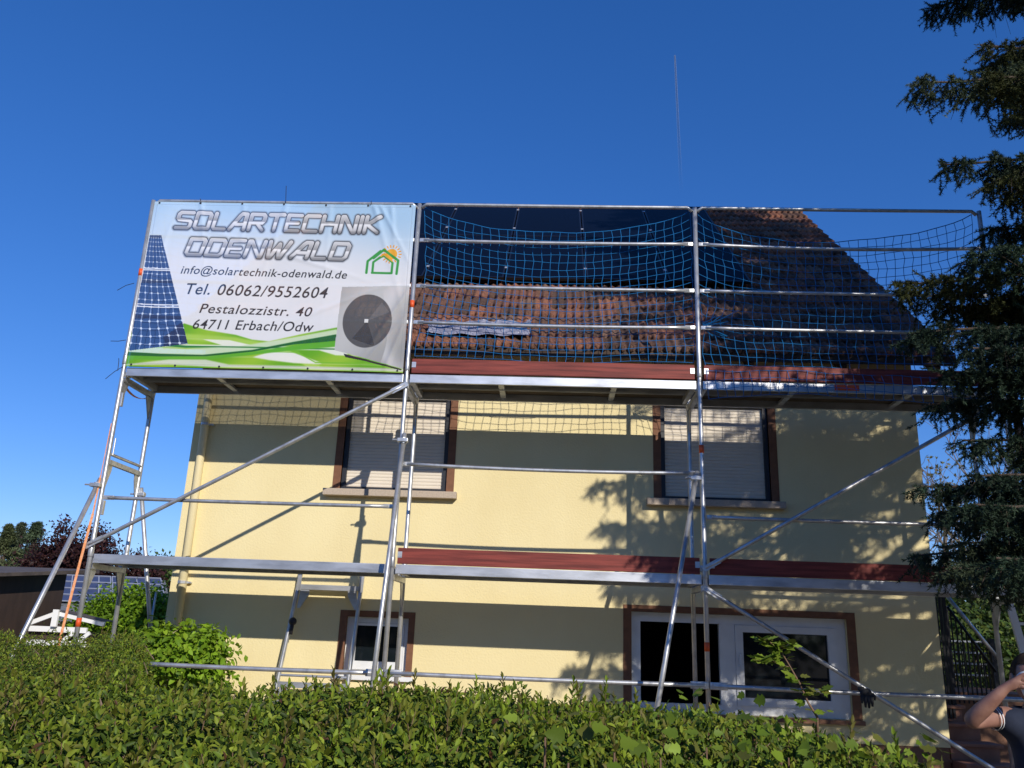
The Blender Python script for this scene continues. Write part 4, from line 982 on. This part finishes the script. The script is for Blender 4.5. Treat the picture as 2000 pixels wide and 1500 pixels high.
    P = np.concatenate(PP); A = np.concatenate(AA); L = np.concatenate(LL); Wd = np.concatenate(WW); C_ = np.concatenate(CC)
    tv = np.array([(0, -.5, 0), (1, 0, 0), (0, .5, 0)]); tf = np.array([(0, 1, 2)])
    leaves('needles', P, A, rdir(len(P)), L, Wd, C_, root, (tv, tf), M['needle'])
    print('needles', len(P))
    return root
def rf(z): return float(np.interp(z, [0, 2.5, 4.5, 5.9, 6.3, 6.9, 7.6, 10, 12, 14, 16.4], [4.1, 4.3, 4.25, 3.9, 3.15, 3.15, 3.7, 3.7, 3.1, 1.7, .1]))
SB = (11.5, -3.15, 0)
HER = [(at(1915, 88, -3.1), .2, .7), (at(1795, 160, -3.0), .55, 1.), (at(1842, 322, -3.05), .5, .9), (at(1750, 555, -2.9), .6, 1.1), (at(1782, 650, -3.1), .6, 1.1), (at(1850, 730, -3.2), .5, 1.), (at(1840, 600, -2.7), .6, 1.),
       (at(1812, 790, -2.8), .4, .7), (at(1798, 950, -3.0), .45, 1.), (at(1785, 1085, -3.1), .5, 1.), (at(1850, 1000, -2.7), .5, 1.), (at(1880, 1060, -3.3), .5, 1.), (at(1890, 930, -3.2), .5, 1.), (at(1900, 500, -3.3), .5, 1.), (at(1880, 860, -3.0), .4, .8), (at(1930, 150, -3.4), .3, .9), (at(1900, 680, -3.4), .5, 1.), (at(1860, 1110, -3.6), .5, 1.), (at(1905, 600, -2.6), .5, 1.1), (at(1900, 985, -3.6), .45, 1.1), (at(1935, 450, -2.8), .5, 1.), (at(1950, 350, -3.3), .45, 1.), (at(1945, 1090, -3.9), .5, 1.)]
spruce('spruce_tree', 'tall dark blue spruce with drooping branches reaching in from the right', SB, 16.4, rf, HER, 3.1, 9.3)

# ------------------------------------------------------------------ background
def crown_tree(name, label, x, y, zc, rad, n, leaf, pal, trunk=.2, cone=False, m=None, cat='tree', clump=26):
    root = thing(name, (x, y, 0), label, cat)
    t = MB(); t.tube([(x, y, 0), (x + .05, y, zc * .5), (x, y, zc)], [trunk, trunk * .8, trunk * .3], 8)
    k = clump * (4 if cone else 3)
    if cone:
        h = RNG.random(k) ** .8; a = RNG.uniform(0, 6.28, k); rr = (1 - h) * RNG.uniform(.55, 1.05, k); cc = np.stack([x + rad[0] * rr * np.cos(a), y + rad[1] * rr * np.sin(a), zc - rad[2] + 2 * rad[2] * h], -1); spread = np.array([.17 * rad[0], .17 * rad[1], .05 * rad[2]]) * (1.15 - h)[:, None] * 1.5
    else:
        d = rdir(k); cc = np.array([x, y, zc]) + d * np.array(rad) * (RNG.random((k, 1)) ** .4) * RNG.uniform(.8, 1.08, (k, 1)); spread = np.tile(np.array(rad) * .15, (k, 1))
    for q in cc[::3]: t.tube([(x, y, max(.3, q[2] - rad[2] * .7)), (np.array([x, y, q[2] - .2 * rad[2]]) + q) / 2, q], [trunk * .3, trunk * .15, .01], 5, False)
    t.build('trunk', M['bark'], root, True)
    i = RNG.integers(0, k, n); P = cc[i] + RNG.normal(size=(n, 3)) * spread[i]; P[:, 2] = P[:, 2].clip(.1)
    out = unit(P - np.array([x, y, zc])); A = rdir(n) + (np.array([0, 0, -.5]) if cone else 0) + out * .6; Nn = out + rdir(n) * .7 + np.array([.2, -.3, .5])
    l = leaf * RNG.uniform(.6, 1.3, n); sh = RNG.normal(0, .2, k)[:, None][i]
    leaves('crown', P, A, Nn, l, l * (.35 if cone else .6), (pick(pal, n, .15) * (1 + sh)).clip(.003, 1), root, TPL2, m)
    return root
BEECH = [(.050, .018, .018), (.036, .014, .015), (.065, .026, .022), (.042, .02, .016)]
CON = [(.10, .125, .05), (.085, .105, .05), (.12, .14, .06)]
GRN = [(.07, .12, .025), (.055, .10, .025), (.09, .14, .03)]
def bgx(px, py, Y): return at(px, py, Y)
p = bgx(150, 1085, 30); crown_tree('copper_beech', 'dark purple copper beech rising behind the sheds on the left', p[0], 30, 3.6, (2.15, 1.9, 1.95), 26000, .16, BEECH, .25)
p = bgx(262, 1100, 32); crown_tree('copper_beech', 'smaller dark purple tree behind the solar roof beside the house corner', p[0], 32, 2.9, (1.5, 1.3, 1.7), 12000, .16, BEECH, .2)
p = bgx(8, 1080, 38); crown_tree('conifer', 'narrow dark conifer at the left picture edge', p[0], 38, 3.4, (2.1, 1.5, 3.0), 16000, .17, CON, .2, True)
p = bgx(32, 1080, 40); crown_tree('conifer', 'pale loose conifer between the darker ones at far left', p[0], 40, 3.6, (1.9, 1.4, 3.2), 12000, .17, [(.10, .12, .07), (.08, .10, .06)], .2, True)
p = bgx(62, 1080, 39); crown_tree('conifer', 'blue-green conifer next to the copper beech at far left', p[0], 39, 3.5, (2.4, 1.7, 3.2), 18000, .17, [(.085, .12, .065), (.10, .14, .075)], .2, True)
p = bgx(75, 1115, 20); mound('golden_shrub', 'yellow-green shrub behind the roof of the brown shed', 'shrub', (p[0], 20, 2.45), (.62, .5, .55), 1800, .16, [(.20, .26, .02), (.26, .30, .03)], TPL2, 0, 0)
p = bgx(318, 1130, 34); crown_tree('leafy_tree', 'green tree filling the gap beside the left house corner', p[0], 34, 2.9, (1.6, 1.5, 1.7), 5000, .22, GRN, .2)
p = bgx(235, 1210, 9); mound('leafy_bush', 'bright green bush between the scaffold legs left of the house', 'bush', (p[0] + .12, 9.6, 1.28), (1.35, .9, 1.08), 22000, .10, [(.15, .27, .014), (.19, .32, .016), (.12, .22, .014)], TPL2, 0, .4)
# brown shed at the left
sd = thing('shed', (-5.2, 7, 0), 'dark brown boarded shed with low felt roof at the left edge', 'shed')
xr_ = at(120, 1180, 9.6)[0]; m_ = MB(); m_.add([(-12, 6.4, 0), (xr_, 6.4, 0), (xr_, 9.6, 0), (-12, 9.6, 0), (-12, 6.4, 2.235), (xr_, 6.4, 2.28), (xr_, 9.6, 2.545), (-12, 9.6, 2.545)], [(3, 2, 1, 0), (4, 5, 6, 7), (0, 1, 5, 4), (1, 2, 6, 5), (2, 3, 7, 6), (3, 0, 4, 7)]); m_.build('wall', M['shed'], sd)
m_ = MB(); m_.add([(-12.4, 5.95, 2.20), (xr_ + .28, 5.95, 2.25), (xr_ + .28, 10.4, 2.62), (-12.4, 10.4, 2.62), (-12.4, 5.95, 2.28), (xr_ + .28, 5.95, 2.31), (xr_ + .28, 10.4, 2.70), (-12.4, 10.4, 2.70)], [(3, 2, 1, 0), (4, 5, 6, 7), (0, 1, 5, 4), (1, 2, 6, 5), (2, 3, 7, 6), (3, 0, 4, 7)]); m_.build('roof', M['shedroof'], sd)
# white gabled hut
ht = thing('white_hut', (-4.6, 8.0, 0), 'small white gabled hut roof peeping over the hedge', 'hut')
a = at(112, 1197, 7.6); b = at(204, 1219, 7.6); c_ = at(96, 1205, 7.6); m_ = MB()
m_.bar(a, b, .05, .085); m_.bar(a, c_ + [-.35, 0, -.12], .05, .085); m_.box(a[0] - .045, a[0] + .065, 7.52, 7.57, a[2] - .25, a[2] + .06); m_.build('bargeboard', M['whitewood'], ht)
for zz, xa_, xb_ in ((-.30, -.5, .62), (-.55, -.5, .7)): m_ = MB(); m_.bar(a + [xa_, .03, zz], a + [xb_, .03, zz], .05, .10); m_.build('cross_board', M['whitewood'], ht)
for xa_ in (.12, .42): m_ = MB(); m_.bar(a + [xa_, .0, -.58], a + [xa_ + .28, .0, -.34], .05, .07); m_.build('brace', M['whitewood'], ht)
m_ = MB(); m_.box(a[0] - .6, a[0] + .75, 7.72, 9.2, 0, a[2] - .35); m_.build('wall', M['shed'], ht)
m_ = MB(); m_.add([a + [0, -.06, .05], b + [0, -.06, .05], b + [0, .45, .05], a + [0, .45, .05]], [(0, 1, 2, 3)]); m_.add([a + [0, -.06, .05], a + [0, .45, .05], c_ + [-.35, .45, -.07], c_ + [-.35, -.06, -.07]], [(0, 1, 2, 3)]); m_.build('roof', M['shedroof'], ht)
# neighbour's roof with solar modules
nb = thing('neighbour_house', (-11, 24, 0), 'low house with grey roof carrying blue solar modules beyond the hedge', 'house')
e0, e1 = at(96, 1212, 22), at(345, 1212, 22); r0, r1 = at(112, 1126, 24.5), at(322, 1135, 24.5)
e0[2] = e1[2] = min(e0[2], e1[2]); r0[2] = r1[2] = r0[2]
m_ = MB(); m_.add([e0, e1, r1, r0], [(0, 1, 2, 3)]); m_.add([r0, r1, r1 + [0, 2.5, -2], r0 + [0, 2.5, -2]], [(0, 1, 2, 3)]); m_.build('roof', M['greyroof'], nb)
m_ = MB(); m_.box(e0[0] + .3, e1[0] - .3, 22.4, 26.5, 0, e0[2] - .05); m_.build('wall', M['shed'], nb)
def rq(u, v, h=.12):
    a_ = e0 + (r0 - e0) * v; b_ = e1 + (r1 - e1) * v; n_ = np.cross(e1 - e0, r0 - e0); n_ /= np.linalg.norm(n_); return a_ + (b_ - a_) * u + n_ * h
for k, (ua, ub, va, vb) in enumerate(((.03, .27, .36, .97), (.285, .50, .36, .97), (.515, .96, .36, .97))):
    m_ = MB(); m_.add([rq(ua, va), rq(ub, va), rq(ub, vb), rq(ua, vb)], [(0, 1, 2, 3)]); a_ = m_.build('solar_array', M['bluepv'], nb)
    m_ = MB(); nc = 2 if k < 2 else 4
    for i in range(nc + 1): u = ua + (ub - ua) * i / nc; m_.bar(rq(u, va, .14), rq(u, vb, .14), .035, .03)
    for j in range(5): v = va + (vb - va) * j / 4; m_.bar(rq(ua, v, .14), rq(ub, v, .14), .035, .03, (0, -.6, .8))
    m_.build('module_frames', M['pvalu'], a_)
pp = MB(); q = at(294, 1205, 5); pp.tube([(q[0], 5, 0), (q[0] + .03, 5, at(298, 1157, 5)[2])], .018, 8)
tag(pp.build('garden_post', M['steel'], None, True), 'thin grey metal post standing left of the house corner', 'post')
# right background
DG = [(.045, .085, .020), (.035, .065, .018), (.06, .105, .022), (.11, .15, .03)]
mound('leafy_bush', 'dark green bush behind the entrance steps at the right', 'bush', (11.2, 6.5, 1.6), (1.6, 1.2, 1.5), 7000, .11, DG, TPL2, 0, .2)
mound('leafy_bush', 'tall bush under the spruce behind the ladder at the right edge', 'bush', (13.0, 7.2, 2.0), (1.7, 1.3, 1.9), 7000, .11, DG, TPL2, 0, .2)
crown_tree('leafy_tree', 'dense green tree behind the right house corner', 14.6, 11, 1.6, (2.6, 2, 1.6), 9000, .16, DG, .2)
crown_tree('leafy_tree', 'round green tree further right behind the spruce', 17.5, 12, 1.8, (2.4, 2, 1.8), 7000, .17, DG, .2)
for i, (x, h, lab) in enumerate(((-16, 8.5, 'broad unseen tree added at far left behind the camera to dim the skylight'), (-6, 6.0, 'lower unseen tree added behind and left of the camera to dim the skylight'), (3, 6.4, 'round unseen tree added right behind the camera to dim the skylight'), (12, 6.0, 'low dense unseen tree added behind and right of the camera to dim the skylight'), (22, 8.8, 'tall unseen tree added at far right behind the camera to dim the skylight'))):
    crown_tree('skylight_blocker_tree', lab, x, -25 - (i % 2) * 2, h * .55, (5.2, 3.5, h * .45), 5000, .5, GRN, .3)  # unseen trees, added behind the camera to cut skylight on the wall
def bare(name, label, x, y, h, seed):
    root = thing(name, (x, y, 0), label, 'tree'); rg = random.Random(seed); mb = MB(); PP, AA = [], []
    def go(p, d, l, r, lv):
        q = p + d * l; md = (p + q) / 2 + np.array([rg.gauss(0, .04), rg.gauss(0, .04), rg.gauss(0, .03)]) * l; mb.tube([p, md, q], [r, r * .85, r * .7], 5, False)
        if lv == 0: PP.append(q); AA.append(d); return
        for i in range(rg.choice((2, 3, 3))):
            dd = unit(d + np.array([rg.gauss(0, .42), rg.gauss(0, .42), rg.gauss(.12, .25)])); go(q if i else md, dd, l * rg.uniform(.6, .85), r * .62, lv - 1)
    go(np.array([x, y, 0.]), np.array([0, 0, 1.]), h * .36, .09, 6)
    mb.build('branches', mat('pale_bark', (.20, .16, .13), .9), root)
    P = np.repeat(np.array(PP), 3, 0); A = np.repeat(np.array(AA), 3, 0) + RNG.normal(0, .6, (len(P), 3))
    leaves('young_leaves', P, A, rdir(len(P)), .09, .05, pick([(.16, .18, .09), (.20, .20, .11), (.18, .15, .08)], len(P), .15), root, TPL2)
bare('budding_tree', 'thin twiggy tree with sparse young leaves behind the right house corner', 13.3, 10.5, 5.2, 5)
bare('budding_tree', 'taller twiggy tree showing through the spruce at the right edge', 14.9, 11.5, 5.6, 8)
ps = MB(); a, b = at(1978, 760, 3), at(1992, 860, 3); ps.tube([(a[0], 3, 0), (a[0], 3, a[2] + .2)], .05, 10); tag(ps.build('timber_post', M['bark'], None, True), 'grey timber post half hidden by the spruce at the right', 'post')

# ------------------------------------------------------------------ person drinking from a mug
def skin(name, verts, edges, radii, m, parent, sub=2, root_i=0):
    me = bpy.data.meshes.new(name); org = ORG[parent.name]
    me.from_pydata([tuple(np.array(v) - org) for v in verts], edges, []); me.update(); me.materials.append(m)
    o = bpy.data.objects.new(name, me); COL.objects.link(o); o.parent = parent
    md = o.modifiers.new('skin', 'SKIN'); md.use_smooth_shade = True; md.branch_smoothing = .5
    for i, r in enumerate(radii):
        s = me.skin_vertices[0].data[i]; s.radius = (r, r) if not hasattr(r, '__len__') else r; s.use_root = (i == root_i)
    sd_ = o.modifiers.new('sub', 'SUBSURF'); sd_.levels = sub; sd_.render_levels = sub
    return o
def person():
    X, Y = 7.12, -3.9
    pr = thing('person', (X, Y, 0), 'person in a navy T-shirt drinking from a white mug under the spruce', 'person')
    v = []; e = []; r = []
    def add(p, rad, par=None):
        v.append((X + p[0], Y + p[1], p[2])); r.append(rad)
        if par is not None: e.append((par, len(v) - 1))
        return len(v) - 1
    pel = add((0, 0, .90), .12); b1 = add((0, .0, 1.05), .105, pel); b2 = add((0, .01, 1.22), .105, b1); ch = add((0, .01, 1.34), .09, b2); nk = add((0, .0, 1.42), .058, ch); n2 = add((-.03, -.02, 1.475), .052, nk)
    # right arm (left in the picture), elbow out to the side, hand at the mouth
    sh = add((-.15, .0, 1.39), .056, ch); ua = add((-.27, -.05, 1.375), .045, sh); el = add((-.384, -.10, 1.36), .041, ua); f1 = add((-.335, -.15, 1.425), .041, el); f2 = add((-.285, -.19, 1.487), .032, f1); wr_ = add((-.246, -.205, 1.529), .026, f2); hd = add((-.209, -.22, 1.562), (.022, .034), wr_)
    # left arm hanging
    s2 = add((.17, 0, 1.37), .058, ch); u2 = add((.23, .02, 1.22), .046, s2); e2 = add((.26, .03, 1.08), .040, u2); w2 = add((.25, -.05, .86), .028, e2); h2 = add((.245, -.08, .78), (.02, .035), w2)
    for i in range(4): a = add((.235 + .004 * i, -.115 + .022 * i, .745), .009, h2); add((.235, -.125 + .022 * i, .69), .007, a)
    # fingers of the raised hand closing round the mug
    for i in range(4):
        z = 1.594 - .021 * i; a = add((-.178, -.250, z), .0098, hd); b = add((-.147, -.268, z + .002), .0088, a); add((-.118, -.262, z - .002), .0072, b)
    th = add((-.195, -.185, 1.535), .012, hd); add((-.165, -.16, 1.545), .009, th)
    for sx in (-1, 1):
        hp = add((sx * .09, 0, .86), .10, pel); kn = add((sx * .10, -.01, .47), .062, hp); an = add((sx * .11, .02, .08), .042, kn); add((sx * .12, -.12, .035), .035, an)
    body = skin('body', v, e, r, M['skin'], pr)
    # head
    hm = bmesh.new(); bmesh.ops.create_uvsphere(hm, u_segments=32, v_segments=24, radius=1)
    hc = np.array([X - .040, Y - .045, 1.567])
    for q in hm.verts:
        x, y, z = q.co; f = 1.0 - .22 * max(0, -z) ** 1.5
        nose = .030 * math.exp(-((x) / .16) ** 2 - ((z + .10) / .22) ** 2) if y < 0 else 0
        brow = .008 * math.exp(-((z - .15) / .12) ** 2) if y < -.4 else 0; sock = -.010 * (math.exp(-((x - .36) / .16) ** 2 - ((z - .02) / .12) ** 2) + math.exp(-((x + .36) / .16) ** 2 - ((z - .02) / .12) ** 2)) if y < 0 else 0
        lips = .006 * math.exp(-(x / .3) ** 2 - ((z + .48) / .08) ** 2) if y < 0 else 0
        q.co = (x * .076 * f, y * .095 * (f * .5 + .5) - nose - brow - sock - lips, z * .117)
    V = np.array([q.co[:] for q in hm.verts]) + hc; F = [tuple(q.index for q in f.verts) for f in hm.faces]; hm.free()
    for sx in (-1, 1):
        o_ = len(V); ear = MB(); ear.ball(hc + [sx * .078, .012, -.005], (.012, .022, .033), 10, 8); V = np.vstack([V, np.array(ear.v)]); F += [tuple(o_ + i for i in f) for f in ear.f]
    link('head', V, F, M['skin'], pr, True)
    hb = bmesh.new(); bmesh.ops.create_uvsphere(hb, u_segments=32, v_segments=20, radius=1)
    bmesh.ops.delete(hb, geom=[q for q in hb.verts if q.co.z < (.55 if q.co.y < -.25 else .05 if q.co.y < .3 else -.45)], context='VERTS')
    rr_ = random.Random(2)
    V = np.array([(q.co.x * .082, q.co.y * .101 + .003, q.co.z * .124 + .003 * rr_.gauss(0, 1)) for q in hb.verts]) + hc; hb.verts.index_update(); F = [tuple(q.index for q in f.verts) for f in hb.faces]; hb.free()
    link('hair', V, F, M['hair'], pr, True)
    ey = MB()
    for sx in (-1, 1): ey.ball(hc + [sx * .028, -.083, .004], (.010, .006, .006), 10, 8)
    ey.build('eyes', M['eye'], pr, True)
    # clothes
    sv_, se, sr = [], [], []
    def a2(p, rad, par=None):
        sv_.append((X + p[0], Y + p[1], p[2])); sr.append(rad)
        if par is not None: se.append((par, len(sv_) - 1))
        return len(sv_) - 1
    p0 = a2((0, 0, .86), (.155, .13)); p1 = a2((0, 0, 1.05), (.15, .125), p0); p2 = a2((0, .01, 1.24), (.155, .13), p1); p3 = a2((0, .01, 1.355), (.125, .11), p2); a2((0, 0, 1.415), .075, p3)
    q1 = a2((-.14, 0, 1.375), .085, p3); a2((-.235, -.035, 1.372), .070, q1); q1 = a2((.17, 0, 1.37), .074, p3); a2((.225, .015, 1.21), .066, q1)
    skin('t_shirt', sv_, se, sr, M['navy'], pr)
    cf = MB()
    for k in range(2): c0 = np.array([X - .222 - .014 * k, Y - .030 - .004 * k, 1.379]); cf.tube([c0, c0 + [-.004, -.0012, -.0004]], .057, 18, False)
    cf.build('sleeve_stripe', M['white'], pr, True)
    tv_, te, tr_ = [], [], []
    def a3(p, rad, par=None):
        tv_.append((X + p[0], Y + p[1], p[2])); tr_.append(rad)
        if par is not None: te.append((par, len(tv_) - 1))
        return len(tv_) - 1
    p0 = a3((0, 0, .92), (.155, .13)); p1 = a3((0, 0, .86), (.16, .13), p0)
    for sx in (-1, 1): h_ = a3((sx * .095, 0, .78), .105, p1); k_ = a3((sx * .10, -.01, .47), .085, h_); a3((sx * .11, .02, .06), .07, k_)
    skin('trousers', tv_, te, tr_, M['trouser'], pr)
    mg = thing('mug', (X - .06, Y - .20, 1.5), 'white mug held to the mouth of the person at the right edge', 'mug')
    c = np.array([X - .138, Y - .215, 1.545]); ax = unit(np.array([.15, .55, .5]))
    m_ = MB(); m_.tube([c - ax * .052, c - ax * .048, c + ax * .048, c + ax * .05, c + ax * .046, c - ax * .044], [.033, .039, .044, .0425, .041, .036], 24); m_.build('cup', M['mug'], mg, True)
    m_ = MB(); sdv = np.array([.0, -.7, .7]); m_.tube([c + ax * .03 + sdv * .038, c + ax * .02 + sdv * .065, c - ax * .02 + sdv * .062, c - ax * .03 + sdv * .034], .005, 8); m_.build('handle', M['mug'], mg, True)
person()
